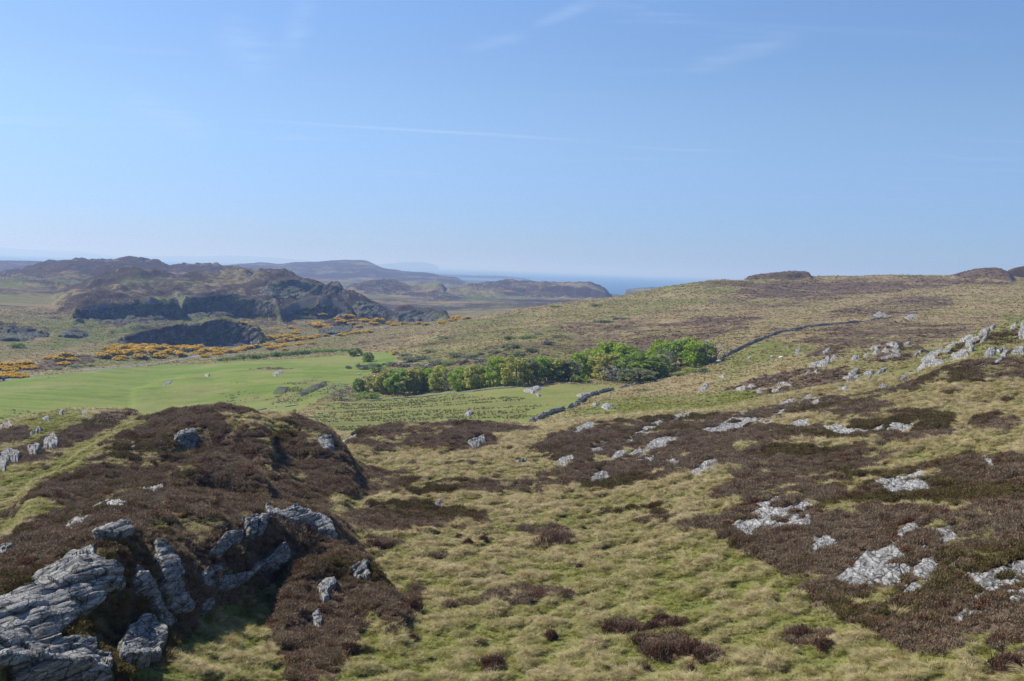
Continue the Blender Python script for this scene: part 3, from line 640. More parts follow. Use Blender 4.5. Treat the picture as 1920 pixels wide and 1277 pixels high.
# ------------------------------------------------------------------ ground material
def ground_material(name, k=1.0, kg=1.0):
    rgb = lambda *v: tuple(x * _k for x in v) + (1.0,)
    _k = kg
    mt, t = new_mat(name)
    P = t.n('ShaderNodeTexCoord').outputs['Object']
    at = lambda n: t.n('ShaderNodeAttribute', attribute_name=n).outputs['Fac']
    he, gr, pa, rk, ru = (at(x) for x in ('heather', 'green', 'pasture', 'rock', 'rushes'))
    n1 = t.noise(P, 0.9, 8, 0.62)
    n2 = t.noise(P, 0.16, 7, 0.6)
    n3 = t.noise(P, 3.5, 5, 0.6)
    n4 = t.noise(P, 0.035, 7, 0.65)
    # grass
    g = t.math('ADD', gr, t.math('ADD', t.math('MULTIPLY', t.math('SUBTRACT', n1, 0.5), 1.5), t.math('ADD', t.math('MULTIPLY', t.math('SUBTRACT', n2, 0.5), 0.9), t.math('MULTIPLY', t.math('SUBTRACT', n4, 0.5), 1.2))))
    straw = t.mix(n3, rgb(0.17, 0.128, 0.066), rgb(0.29, 0.232, 0.125))
    lush = t.mix(n3, rgb(0.088, 0.105, 0.026), rgb(0.165, 0.180, 0.056))
    grass = t.mix(t.ramp(g, 0.15, 0.85), straw, lush)
    _k = k
    # heather: brown twigs, grey and reddish clumps, some moss green
    hcol = t.mix(n1, rgb(0.058, 0.038, 0.025), rgb(0.150, 0.104, 0.070))
    hcol = t.mix(t.ramp(n2, 0.45, 0.75, 0, 0.6), hcol, rgb(0.165, 0.128, 0.098))
    hcol = t.mix(t.ramp(n4, 0.5, 0.75, 0, 0.5), hcol, rgb(0.085, 0.075, 0.032))
    h = t.math('ADD', he, t.math('ADD', t.math('MULTIPLY', t.math('SUBTRACT', n2, 0.5), 1.9), t.math('ADD', t.math('MULTIPLY', t.math('SUBTRACT', n1, 0.5), 1.3), t.math('MULTIPLY', t.math('SUBTRACT', n4, 0.5), 1.5))))
    col = t.mix(t.ramp(h, 0.28, 0.72), grass, hcol)
    _k = 1.0
    # mown pasture with faint mowing lines, and rushes in rows
    pm = t.n('ShaderNodeMapping', {'Vector': P, 'Rotation': (0, 0, R(62)), 'Scale': (0.012, 0.16, 0.05)}).outputs[0]
    pn = t.noise(pm, 1.0, 5, 0.6)
    pcol = t.mix(t.ramp(pn, 0.35, 0.68), rgb(0.112, 0.165, 0.030), rgb(0.168, 0.208, 0.048))
    pcol = t.mix(t.ramp(n4, 0.42, 0.62, 0, 0.85), pcol, rgb(0.195, 0.20, 0.068))
    pcol = t.mix(t.ramp(n2, 0.5, 0.72, 0, 0.55), pcol, rgb(0.085, 0.125, 0.026))
    rm = t.n('ShaderNodeMapping', {'Vector': P, 'Rotation': (0, 0, R(-7)), 'Scale': (0.06, 0.5, 0.1)}).outputs[0]
    rn = t.noise(rm, 1.0, 6, 0.65, 0.3)
    rcol = t.mix(n1, rgb(0.05, 0.062, 0.02), rgb(0.13, 0.12, 0.05))
    pcol = t.mix(t.math('MULTIPLY', t.math('MULTIPLY', t.ramp(rn, 0.46, 0.60), ru), 0.85), pcol, rcol)
    p = t.math('ADD', pa, t.math('MULTIPLY', t.math('SUBTRACT', n1, 0.5), 0.35))
    col = t.mix(t.ramp(p, 0.3, 0.7), col, pcol)
    # bare rock
    rc = t.mix(n1, rgb(0.045, 0.044, 0.040), rgb(0.19, 0.185, 0.175))
    k = t.math('ADD', rk, t.math('MULTIPLY', t.math('SUBTRACT', n2, 0.5), 1.3))
    col = t.mix(t.ramp(k, 0.5, 0.72), col, rc)
    bump = t.math('ADD', t.math('MULTIPLY', n1, 1.0), t.math('MULTIPLY', n3, 0.35))
    finish(t, col, 0.95, bump, 0.9, 0.5, 0.05)
    return mt
MOOR = ground_material('moorland')
HEATH = ground_material('dark_heath', 0.42, 0.80)  # moorland colours darkened, for the hills and far hills

# ------------------------------------------------------------------ cut the ground sheet into the places it is made of
inpoly_field = poly_sd(st_poly(FIELD_POLY, (170, 620)), SS, TT) > 0
fc = lambda A: (A[:-1, :-1] + A[1:, 1:]) / 2
fD, fS = fc(DD), fc(SS)
REG = np.zeros(fD.shape, np.int8)                       # 0 near moor
REG[(fD > 330) & (fS > -0.19)] = 1                      # long hillside
REG[(fD > 480) & (fS <= -0.10)] = 2                     # heath and hills
REG[(fD > 800)] = 2
REG[(fD > 1500)] = 3                                    # far country
REG[inpoly_field[:-1, :-1] & (fD < 640)] = 4            # pasture
vid = np.arange(NR * NC).reshape(NR, NC)
V = np.stack([XX, YY, ZZ], -1).reshape(-1, 3)
def sheet(name, reg):
    q = np.stack([vid[:-1, :-1], vid[:-1, 1:], vid[1:, 1:], vid[1:, :-1]], -1)[REG == reg]
    if not len(q):
        return
    used, inv = np.unique(q, return_inverse=True)
    me = mesh_from(name, V[used], inv.reshape(-1, 4), HEATH if name in ('hills', 'far_hills') else MOOR, True)
    for nm, A in (('heather', HE), ('green', GR), ('pasture', PA), ('rock', RK), ('rushes', RU)):
        fattr(me, nm, A.ravel()[used])
    return tag(link(name, me), kind='structure')
for nm, r_ in (('ground', 0), ('hillside', 1), ('hills', 2), ('far_hills', 3), ('field', 4)):
    sheet(nm, r_)

# ------------------------------------------------------------------ sea and the islands on the horizon
def sea():
    mt, t = new_mat('sea_water')
    P = t.n('ShaderNodeTexCoord').outputs['Object']
    w = t.noise(t.n('ShaderNodeMapping', {'Vector': P, 'Scale': (0.02, 0.05, 0.05)}).outputs[0], 1.0, 8, 0.65)
    big = t.noise(t.n('ShaderNodeMapping', {'Vector': P, 'Scale': (0.00012, 0.0006, 0.001)}).outputs[0], 1.0, 4, 0.6)
    col = t.mix(t.ramp(big, 0.35, 0.65), rgb(0.020, 0.070, 0.145), rgb(0.035, 0.10, 0.18))
    finish(t, col, 0.35, w, 0.6, 3.0, 0.5)
    n = 96
    rs = (800, 2500, 6000, 15000, 30000, 58000)
    v = [(r * math.cos(2 * math.pi * i / n), r * math.sin(2 * math.pi * i / n), 0) for r in rs for i in range(n)]
    f = [(k * n + i, k * n + (i + 1) % n, (k + 1) * n + (i + 1) % n, (k + 1) * n + i) for k in range(len(rs) - 1) for i in range(n)]
    f = [tuple(q[::-1]) for q in f]
    tag(link('sea', mesh_from('sea', v, f, mt)), kind='structure')
sea()

def island(name, crest, d0):
    """a distant island: crest points in the picture, at one distance, with real slopes back and front"""
    mt, t = new_mat(name)
    P = t.n('ShaderNodeTexCoord').outputs['Object']
    finish(t, t.mix(t.noise(P, 0.002, 5, 0.6), rgb(0.05, 0.05, 0.03), rgb(0.11, 0.10, 0.06)))
    c = np.array([zline(px, py, d0) for px, py in crest])
    ss = np.linspace(c[0, 0], c[-1, 0], 160)
    zz = np.interp(ss, c[:, 0], c[:, 2])
    zz += 9 * fbm(ss * 120, ss * 0 + 3, 4, 71)
    prof = [(-0.10, -0.1), (-0.06, 0.35), (-0.025, 0.8), (0, 1), (0.03, 0.75), (0.08, 0.3), (0.12, -0.1)]
    v = []
    for k, h in prof:
        dd = d0 * (1 + k) + d0 * 0.012 * fbm(ss * 60, ss * 0 + k * 30, 3, 72)
        v.append(np.c_[dd * np.sin(ss), dd * np.cos(ss), np.maximum(zz, 0) * h * (1 + 0.15 * fbm(ss * 90, ss * 0 + k * 50, 3, 73) * (k != 0)) - (2 if h < 0 else 0)])
    v = np.concatenate(v)
    n = len(ss)
    f = [(k * n + i, k * n + i + 1, (k + 1) * n + i + 1, (k + 1) * n + i) for k in range(len(prof) - 1) for i in range(n - 1)]
    tag(link(name, mesh_from(name, v, f, mt, True)), kind='structure')
island('distant_mountains', [(-300, 452), (-150, 455), (-60, 459), (0, 463), (30, 467), (60, 467.5), (90, 469.5), (140, 470.5), (170, 474), (200, 479), (230, 482)], 26000)
island('distant_hills', [(190, 482), (260, 481), (310, 480), (360, 481), (420, 479), (470, 480), (520, 484), (570, 488), (610, 492)], 24000)
island('island', [(700, 498), (720, 495), (745, 492.5), (775, 491.5), (795, 492), (808, 494.5), (822, 499)], 19000)

# ------------------------------------------------------------------ air
def haze():
    mt = bpy.data.materials.new('sea_haze')
    mt.use_nodes = True
    t = NT(mt.node_tree)
    v = t.n('ShaderNodeVolumePrincipled', {'Color': rgb(0.27, 0.43, 0.85), 'Density': HAZE_DENSITY, 'Anisotropy': 0.25, 'Absorption Color': rgb(0.60, 0.50, 0.0)})
    t.n('ShaderNodeOutputMaterial', {1: v.outputs[0]})
    a, z0, z1 = 62000, -24.0, 200.0
    v = [(x, y, z) for z in (z0, z1) for x, y in ((-a, -a), (a, -a), (a, a), (-a, a))]
    f = [(3, 2, 1, 0), (4, 5, 6, 7), (0, 1, 5, 4), (1, 2, 6, 5), (2, 3, 7, 6), (3, 0, 4, 7)]
    tag(link('haze', mesh_from('haze', v, f, mt)), kind='stuff')
HAZE_DENSITY = 0.00018
haze()
# ------------------------------------------------------------------ bare rock
def rock_material(name, light, dark, lichen, wet=0.0):
    mt, t = new_mat(name)
    P = t.n('ShaderNodeTexCoord').outputs['Object']
    n1 = t.noise(P, 1.6, 8, 0.65)
    n2 = t.noise(P, 7.0, 6, 0.6)
    n3 = t.noise(P, 0.5, 5, 0.6)
    # bedding streaks along the strike of the rock
    st = t.n('ShaderNodeMapping', {'Vector': P, 'Rotation': (R(-10), R(35), R(24)), 'Scale': (2.6, 0.28, 6.0)}).outputs[0]
    bed = t.noise(st, 1.4, 6, 0.62, 0.5)
    c = t.mix(t.ramp(bed, 0.32, 0.66), rgb(*dark), rgb(*light))
    # thin open cracks along and across the beds
    ck = t.n('ShaderNodeMapping', {'Vector': P, 'Rotation': (R(-10), R(35), R(24)), 'Scale': (1.7, 0.5, 2.6)}).outputs[0]
    wv = t.n('ShaderNodeVectorMath', {0: ck, 1: t.n('ShaderNodeCombineXYZ', {0: t.math('MULTIPLY', n1, 0.9), 1: t.math('MULTIPLY', n3, 0.9), 2: t.math('MULTIPLY', n1, -0.7)}).outputs[0]}, operation='ADD').outputs[0]
    vd = t.n('ShaderNodeTexVoronoi', {'Vector': wv, 'Scale': 1.5}, feature='DISTANCE_TO_EDGE').outputs['Distance']
    crk = t.ramp(vd, 0.045, 0.0)
    c = t.mix(t.ramp(n1, 0.52, 0.75, 0, 0.65), c, rgb(*[v * 0.72 for v in light]))
    c = t.mix(t.ramp(n2, 0.56, 0.72, 0, 0.55), c, rgb(0.52, 0.52, 0.49))              # pale lichen
    c = t.mix(t.ramp(n2, 0.42, 0.28, 0, 0.7), c, rgb(0.055, 0.055, 0.05))             # dark lichen and cracks
    c = t.mix(t.math('MULTIPLY', t.ramp(n3, 0.60, 0.75), t.ramp(n2, 0.45, 0.6, 0, lichen)), c, rgb(0.27, 0.21, 0.05))
    jt = t.n('ShaderNodeAttribute', attribute_name='joint').outputs['Fac']
    c = t.mix(t.math('MULTIPLY', crk, 0.8), c, rgb(0.04, 0.038, 0.032))
    c = t.mix(t.ramp(jt, 0.15, 0.9, 0, 0.85), c, rgb(0.045, 0.042, 0.034))         # soil and moss in the joints
    finish(t, c, 0.82, t.math('SUBTRACT', t.math('ADD', t.math('MULTIPLY', bed, 0.8), t.math('MULTIPLY', n2, 0.4)), t.math('MULTIPLY', crk, 0.9)), 0.8, 0.10, 0.25)
    return mt
ROCK = rock_material('grey_gneiss', (0.35, 0.342, 0.325), (0.12, 0.117, 0.11), 0.7)
ROCK_DARK = rock_material('shaded_gneiss', (0.33, 0.325, 0.31), (0.11, 0.108, 0.103), 0.5)  # darker gneiss copy for shaded faces: the shade is in the colour
ROCK_PALE = rock_material('pale_gneiss', (0.40, 0.39, 0.37), (0.15, 0.147, 0.14), 0.3)

# half overgrown crag, shade of its faces put into the dark rock tone
def crag_material():
    mt, t = new_mat('overgrown_crag')
    P = t.n('ShaderNodeTexCoord').outputs['Object']
    n1, n2, n3 = t.noise(P, 0.22, 7, 0.65), t.noise(P, 1.2, 5, 0.65), t.noise(P, 0.07, 5, 0.6)
    c = t.mix(t.ramp(n2, 0.35, 0.7), rgb(0.045, 0.045, 0.042), rgb(0.20, 0.198, 0.19))
    jt = t.n('ShaderNodeAttribute', attribute_name='joint').outputs['Fac']
    c = t.mix(t.ramp(jt, 0.1, 0.8, 0, 0.9), c, rgb(0.025, 0.026, 0.016))
    c = t.mix(t.ramp(n1, 0.44, 0.56), c, t.mix(n2, rgb(0.022, 0.020, 0.012), rgb(0.060, 0.046, 0.030)))
    c = t.mix(t.ramp(n3, 0.50, 0.62), c, t.mix(n2, rgb(0.045, 0.060, 0.016), rgb(0.11, 0.13, 0.04)))
    finish(t, c, 0.9, t.math('ADD', n2, n1), 0.9, 0.8, 0.15)
    return mt
CRAG = crag_material()

STRIKE = R(24)
A_ = np.array([math.sin(STRIKE), math.cos(STRIKE), 0])          # along the strike
_rt = np.array([math.cos(STRIKE), -math.sin(STRIKE), 0])
B_ = -0.57 * _rt + np.array([0, 0, 0.82])                       # across the beds, which dip to the left
C_ = np.cross(A_, B_)

def hash3(i, j, k):
    return _T3[i.astype(np.int64) & 63, j.astype(np.int64) & 63, k.astype(np.int64) & 63]

def strata(P, size, joints=None):
    """blocky bedded relief, metres, for rock pieces of about this size"""
    a, b, c = P @ A_, P @ B_, P @ C_
    w = vnoise3(a / (4 * size), b / (4 * size), c / (4 * size), 1) * size * 0.8
    out = 0
    for f, amp in ((1.0, 0.52), (0.45, 0.24), (0.2, 0.10), (0.08, 0.05)):
        s = size * f
        bb = (b + w) / (s * 0.55)
        ib = np.floor(bb)
        fb = bb - ib
        aa = a / (s * 2.6) + hash3(ib, ib * 0, ib * 0 + 3) * 7
        ia = np.floor(aa)
        cc = (c + 0.5 * w) / (s * 1.3) + hash3(ib, ia, ib * 0 + 9) * 5
        ic = np.floor(cc)
        blk = hash3(ib, ia, ic)
        crack = np.minimum(np.minimum(fb, 1 - fb) * 0.55, np.minimum(cc - ic, 1 - cc + ic) * 1.3)
        if joints is not None and f < 0.5 and f > 0.1:
            np.maximum(joints, np.clip(1 - crack / 0.13, 0, 1) * (0.4 + 0.6 * hash3(ia, ic, ib)), out=joints)
        out = out + amp * s * ((blk - 0.5) * 0.75 - 0.28 * np.clip(1 - crack / 0.09, 0, 1))
    return out

ORD = ('first', 'second', 'third', 'fourth', 'fifth', 'sixth', 'seventh', 'eighth', 'ninth', 'tenth', 'eleventh', 'twelfth', 'thirteenth', 'fourteenth', 'fifteenth', 'sixteenth', 'seventeenth', 'eighteenth', 'nineteenth', 'twentieth')
def nth(i, n):
    if i == 0:
        return 'leftmost'
    if i == n - 1:
        return 'rightmost'
    return ORD[i] + ' from the left' if i < n / 2 else ORD[n - 1 - i] + ' from the right'
ROCKS_DONE = []
def rock(poly, label, group=None, rise=0.25, size=0.8, step=3.0, mat=None, dr=(25, 900), cat='rock', name='rock_outcrop', rag=3.0, soft=4.0, rgh=0.8, clear=True, grow=1.2):
    poly = np.asarray(poly, float)
    x0, y0 = poly.min(0) - 5
    x1, y1 = poly.max(0) + 5
    w, h = x1 - x0, y1 - y0
    step = min(step, max(1.2, math.sqrt(w * h) / 11))
    gx, gy = np.meshgrid(np.arange(x0, x1 + step, step), np.arange(y0, y1 + step, step))
    shp = gx.shape
    gx, gy = gx.ravel(), gy.ravel()
    scl = max(5.0, math.sqrt(w * h) * 0.3)
    sd = poly_sd(poly, gx, gy) + grow + rag * min(1.0, scl / 14) * (fbm(gx / scl, gy / scl, 4, 81) + 0.4 * fbm(gx / scl * 3.1, gy / scl * 3.1, 2, 82))
    g = ground_at(gx, gy, *dr)
    P, d = g[:, :3], g[:, 3]
    mid = np.median(d[sd > 0]) if (sd > 0).any() else np.median(d)
    mpp = d / FPX
    # smoothed outward direction
    def nrm(u):
        du, dv = np.gradient(u.reshape(shp + (3,)), axis=1), np.gradient(u.reshape(shp + (3,)), axis=0)
        n = np.cross(du, dv)
        n /= np.linalg.norm(n, axis=-1, keepdims=True) + 1e-9
        n *= np.sign((n * -(u.reshape(shp + (3,)) - (0, 0, CAM_Z))).sum(-1, keepdims=True))
        for _ in range(3):
            n = (n + np.roll(n, 1, 0) + np.roll(n, -1, 0) + np.roll(n, 1, 1) + np.roll(n, -1, 1)) / 5
        return n.reshape(-1, 3)
    n = nrm(P) * 0.9 + np.array([0, 0, 0.35])
    n /= np.linalg.norm(n, axis=1, keepdims=True) + 1e-9
    k = np.clip(sd / min(soft, scl * 0.5), -1, 1)
    up = rise * np.where(k > 0, 1 - (1 - k) ** 2, 1.6 * k)
    jt = np.zeros(len(P))
    rough = rgh * strata(P, size, jt) * sstep(-0.4, 0.5, k)
    Q = P + n * (up + rough)[:, None]
    idx = np.arange(len(gx)).reshape(shp)
    q = np.stack([idx[:-1, :-1], idx[1:, :-1], idx[1:, 1:], idx[:-1, 1:]], -1).reshape(-1, 4)
    dq = d[q]
    keep = (sd[q].max(1) > -2.5) & (dq.max(1) / dq.min(1) < 1.10) & (np.abs(np.log(dq.mean(1) / mid)) < 0.5)
    q = q[keep]
    if not len(q):
        return None
    # keep the one connected piece
    lab = np.arange(len(gx))
    while True:
        mn = lab[q].min(1)
        new = lab.copy()
        for k4 in range(4):
            np.minimum.at(new, q[:, k4], mn)
        if (new == lab).all():
            break
        lab = new
    ql = lab[q[:, 0]]
    vals, cnt = np.unique(ql, return_counts=True)
    q = q[ql == vals[cnt.argmax()]]
    used, inv = np.unique(q, return_inverse=True)
    base = Q[used].mean(0)
    me = mesh_from(name, Q[used] - base, inv.reshape(-1, 4), mat or ROCK)
    fattr(me, 'joint', jt[used])
    o = link(name, me, loc=tuple(base))
    tag(o, label, cat, group)
    ROCKS_DONE.append((poly, math.log(mid), clear))
    return o

K = 'CRAG'
G_CRAG = 'grey rocks of the nearest crag at lower left'
for poly, lab, rise, size, mat in (
    ([(-30, 1155), (0, 1131), (47, 1101), (94, 1072), (132, 1044), (159, 1032), (179, 1027), (176, 1045), (211, 1059), (226, 1074), (233, 1106), (218, 1114), (194, 1109), (189, 1134), (154, 1154), (129, 1171), (109, 1193), (112, 1208), (154, 1208), (174, 1213), (171, 1233), (211, 1236), (209, 1258), (194, 1290), (25, 1292), (15, 1255), (-30, 1250)], 'largest grey crag, long slanting bedded slabs filling the lower left corner', 0.30, 0.75, ROCK),
    ([(248, 1067), (286, 1094), (293, 1134), (323, 1171), (315, 1181), (298, 1178), (278, 1131), (251, 1109)], 'narrow shaded rock rib right of the dark heather on the lower left crag', 0.35, 0.6, ROCK_DARK),
    ([(286, 1024), (305, 1024), (330, 1059), (338, 1109), (352, 1139), (348, 1154), (320, 1149), (300, 1109), (288, 1059)], 'tall shaded rock slab leaning right beside the grassy hollow', 0.4, 0.7, ROCK_DARK),
    ([(256, 1164), (276, 1166), (288, 1183), (310, 1203), (298, 1245), (263, 1250), (223, 1248), (218, 1221), (231, 1193)], 'rounded grey boulder with heather tufts at the foot of the lower left crag', 0.55, 0.6, ROCK_DARK),
    ([(179, 1018), (208, 997), (233, 991), (246, 1005), (231, 1013), (199, 1015)], 'pointed rock standing out on top of the lower left crag', 0.5, 0.5, ROCK),
    ([(124, 990), (159, 965), (206, 942), (240, 946), (198, 963), (143, 988)], 'long pale slab lying in heather above the lower left crag', 0.22, 0.5, ROCK_PALE),
    ([(389, 1042), (419, 1004), (449, 1004), (446, 1019), (417, 1039), (407, 1047)], 'slanting grey slab with white top edge in heather left of the crag crest', 0.4, 0.5, ROCK_DARK),
    ([(451, 982), (479, 977), (476, 997), (474, 1017), (459, 1012)], 'squat cracked rock under the crag crest, left of the split pair', 0.55, 0.5, ROCK_DARK),
    ([(482, 970), (497, 977), (485, 1012), (477, 1007)], 'thin upright rock against the squat cracked rock under the crest', 0.5, 0.4, ROCK_DARK),
    ([(496, 957), (511, 967), (533, 965), (551, 960), (568, 965), (585, 972), (608, 980), (630, 1014), (603, 1007), (573, 990), (546, 992), (523, 980), (499, 972)], 'jagged row of sunlit rock teeth along the crag crest', 0.55, 0.7, ROCK),
    ([(481, 1061), (521, 1027), (533, 1054), (506, 1076), (486, 1071)], 'rounded rock face with a white rim above the dark hollow', 0.6, 0.6, ROCK_DARK),
    ([(399, 1114), (402, 1089), (429, 1084), (459, 1079), (476, 1059), (480, 1073), (449, 1099), (424, 1114)], 'low shaded cliff of cracked blocks above the grassy hollow', 0.4, 0.6, ROCK_DARK),
    ([(369, 1081), (382, 1069), (397, 1084), (394, 1111), (374, 1104)], 'square shaded block left of the low cracked cliff', 0.4, 0.5, ROCK_DARK),
    ([(392, 1069), (407, 1064), (417, 1076), (402, 1086)], 'small shaded block topping the low cracked cliff', 0.4, 0.4, ROCK_DARK),
    ([(367, 1138), (392, 1128), (394, 1143), (374, 1158)], 'small dark block at the left edge of the grassy hollow', 0.35, 0.4, ROCK_DARK),
    ([(598, 1106), (608, 1091), (625, 1089), (628, 1101), (615, 1111), (615, 1126), (607, 1131)], 'bright white-streaked rock on the heather mound, upper of two', 0.35, 0.4, ROCK_PALE),
    ([(585, 1158), (595, 1148), (600, 1158), (602, 1181), (593, 1186)], 'bright white-streaked rock on the heather mound, lower of two', 0.3, 0.35, ROCK_PALE),
    ([(656, 1068), (689, 1057), (692, 1085), (672, 1091)], 'shaded rock on the right shoulder of the heather mound', 0.35, 0.5, ROCK_DARK),
    ([(324, 824), (361, 807), (374, 824), (361, 845), (336, 832)], 'bluish rock face set in the dark heather of the left knoll', 0.5, 0.9, ROCK_DARK),
    ([(597, 820), (618, 820), (626, 852), (601, 845)], 'steep bare rock at the right end of the left knoll', 0.4, 0.8, ROCK_DARK),
    ([(269, 925), (307, 917), (290, 931)], 'low broken rock between the two heather plateaus at left', 0.4, 0.5, ROCK),
    ([(243, 843), (253, 838), (251, 842)], 'single small pale stone on the left heather slope', 0.2, 0.3, ROCK_PALE),
    ([(0, 1030), (28, 1020), (26, 1026), (-10, 1045)], 'thin pale slab at the left edge above the lower left crag', 0.2, 0.4, ROCK_PALE),
):
    rock(poly, lab, G_CRAG, rise * 0.8, size * 1.3, 1.6, mat, (26, 130), rgh=0.46, soft=4, clear=mat is ROCK_PALE, rag=2.0 if mat is ROCK_PALE else 5.0, grow=3.0 if mat is ROCK_PALE else 2.0)
G_LEFT = 'rocks of the far left knoll by the pasture'
for poly, lab, rise, mat in (
    ([(61, 781), (86, 767), (106, 758), (116, 764), (97, 767), (94, 773), (81, 772)], 'large pale tilted slab topping the far left green knoll', 0.5, ROCK_PALE),
    ([(110, 775), (121, 766), (124, 770), (116, 778)], 'heap of small grey rocks right of the pale tilted slab', 0.4, ROCK),
    ([(-15, 808), (0, 800), (19, 792), (24, 797), (9, 800)], 'pale wedge of rock cut by the left picture edge', 0.4, ROCK_PALE),
    ([(67, 808), (75, 803), (81, 806), (70, 811), (54, 816)], 'thin pale rock pointing left on the far left green knoll', 0.4, ROCK_PALE),
    ([(80, 786), (90, 783), (93, 789), (84, 790)], 'small pale stone, one of a few below the tilted slab', 0.3, ROCK_PALE),
    ([(155, 775), (162, 772), (163, 775), (157, 777)], 'small pale stone alone in the grass right of the tilted slab', 0.3, ROCK_PALE),
    ([(50, 844), (66, 835), (77, 842), (67, 858), (56, 858)], 'shaded blue-grey cliff face, middle one on the far left knoll', 0.6, ROCK_DARK),
    ([(80, 830), (100, 817), (113, 838), (97, 844), (83, 842)], 'shaded blue-grey cliff face, right hand one on the far left knoll', 0.6, ROCK_DARK),
    ([(-10, 862), (0, 856), (13, 849), (38, 858), (34, 867), (9, 869)], 'shaded blue-grey cliff face, left hand one on the far left knoll', 0.6, ROCK_DARK),
    ([(-4, 875), (8, 869), (14, 876), (8, 884)], 'small shaded rock below the left hand cliff face', 0.4, ROCK_DARK),
):
    rock(poly, lab, G_LEFT, rise, 1.0, 2.2, mat, (60, 220))
for poly, lab, mat in (
    ([(636, 832), (669, 816), (671, 820), (646, 830)], 'smooth pale slab at the left tip of the low heather ridge by the pasture', ROCK_PALE),
    ([(877, 828), (907, 816), (911, 832), (886, 841)], 'dark shaded rock face at the right end of the low heather ridge', ROCK_DARK),
    ([(684, 963), (705, 952), (701, 957)], 'thin pale slab on the low heather mound in the middle', ROCK_PALE),
    ([(808, 947), (831, 943), (825, 950)], 'small flat grey rock on top of the low heather mound in the middle', ROCK),
    ([(967, 866), (985, 860), (986, 864), (972, 868)], 'small pale rock lying in the grass left of the slab hill', ROCK_PALE),
):
    rock(poly, lab, None, 0.3, 0.6, 2.2, mat, (50, 200))
G_SLAB = 'pale rock slabs in the heather right of centre'
for poly, lab, mat in (
    ([(1071, 819), (1087, 802), (1100, 794), (1117, 795), (1112, 802), (1087, 810)], 'leftmost high slab on the heather slope, below the wall', 0),
    ([(1194, 812), (1225, 794), (1246, 790), (1229, 806), (1204, 820)], 'broad smooth slab below the crest, upper half of the long pair', 0),
    ([(1248, 790), (1275, 777), (1294, 775), (1292, 787), (1281, 783), (1258, 792)], 'crest slab with a broken right end, nearest the green meadow', 0),
    ([(1169, 830), (1192, 818), (1196, 819), (1179, 829)], 'thin tail of rock running down left from the broad smooth slab', 0),
    ([(1110, 837), (1129, 827), (1144, 827), (1137, 835), (1112, 854), (1109, 852)], 'broken slab in the left middle of the heather slope', 0),
    ([(1040, 871), (1054, 862), (1075, 854), (1077, 862), (1058, 869)], 'low slab at the left foot of the heather slope', 0),
    ([(1146, 863), (1158, 848), (1173, 847), (1167, 856)], 'smooth oval slab in the middle of the heather slope', 0),
    ([(1208, 846), (1221, 831), (1244, 823), (1269, 822), (1269, 833), (1246, 837), (1225, 843)], 'wide grey slab with dark cracks in the middle of the heather slope', 0),
    ([(1179, 854), (1200, 844), (1202, 847), (1184, 856)], 'string of small rocks left of the wide cracked slab', 0),
    ([(1192, 869), (1206, 854), (1227, 858), (1221, 865), (1204, 872)], 'ragged slab just below the wide cracked slab', 0),
    ([(1250, 865), (1260, 861), (1273, 869), (1269, 876)], 'small ragged rock right of the ragged slab', 1),
    ([(1298, 887), (1319, 873), (1346, 862), (1342, 879), (1323, 881), (1306, 889)], 'lowest right slab of the heather slope, two white tongues', 0),
    ([(1109, 906), (1112, 892), (1129, 887), (1146, 889), (1137, 898), (1117, 899)], 'lowest slab of the heather slope, bent like a hood', 1),
    ([(1316, 808), (1340, 806), (1358, 794), (1371, 785), (1400, 779), (1411, 780), (1417, 788), (1403, 794), (1390, 805), (1345, 812)], 'biggest flat grey slab on the bank right of centre', 0),
    ([(1420, 790), (1434, 784), (1450, 791), (1442, 797)], 'broken slab touching the biggest flat slab on its right', 0),
    ([(1482, 798), (1497, 790), (1515, 790), (1515, 795), (1501, 799)], 'short white rock under a heather bank, left of the white cliff', 2),
    ([(1538, 799), (1553, 802), (1567, 798), (1588, 807), (1613, 807), (1580, 815), (1559, 809)], 'low white cliff under a heather bank, middle of the row', 2),
    ([(1613, 811), (1638, 808), (1657, 799), (1655, 813), (1630, 814)], 'white rock wedge right of the low white cliff', 2),
    ([(1665, 808), (1674, 796), (1692, 796), (1688, 811)], 'square white rock face, second from the right end of the row', 2),
    ([(1695, 811), (1697, 800), (1713, 798), (1711, 807)], 'square white rock face at the right end of the row', 2),
    ([(1450, 779), (1461, 772), (1476, 770), (1470, 778)], 'small white slab above the broken slab on the bank', 2),
    ([(1518, 758), (1538, 751), (1530, 762)], 'small white triangular slab on the far heather bank', 2),
    ([(1505, 748), (1517, 742), (1528, 743), (1513, 747)], 'thin pale slab on the skyline of the far heather bank', 0),
    ([(1463, 760), (1480, 751), (1492, 751), (1478, 757)], 'thin pale slab on the left edge of the far heather bank', 0),
    ([(1391, 776), (1411, 773), (1405, 777)], 'thin flat slab just behind the biggest flat slab', 0),
):
    rock(poly, lab, G_SLAB, 0.13, 1.1, 2.0, (ROCK, ROCK_DARK, ROCK_PALE)[mat], (60, 220), rgh=0.30, rag=3.5, grow=4.5)
G_NEAR = 'grey bedrock slabs on the heather slope at right'
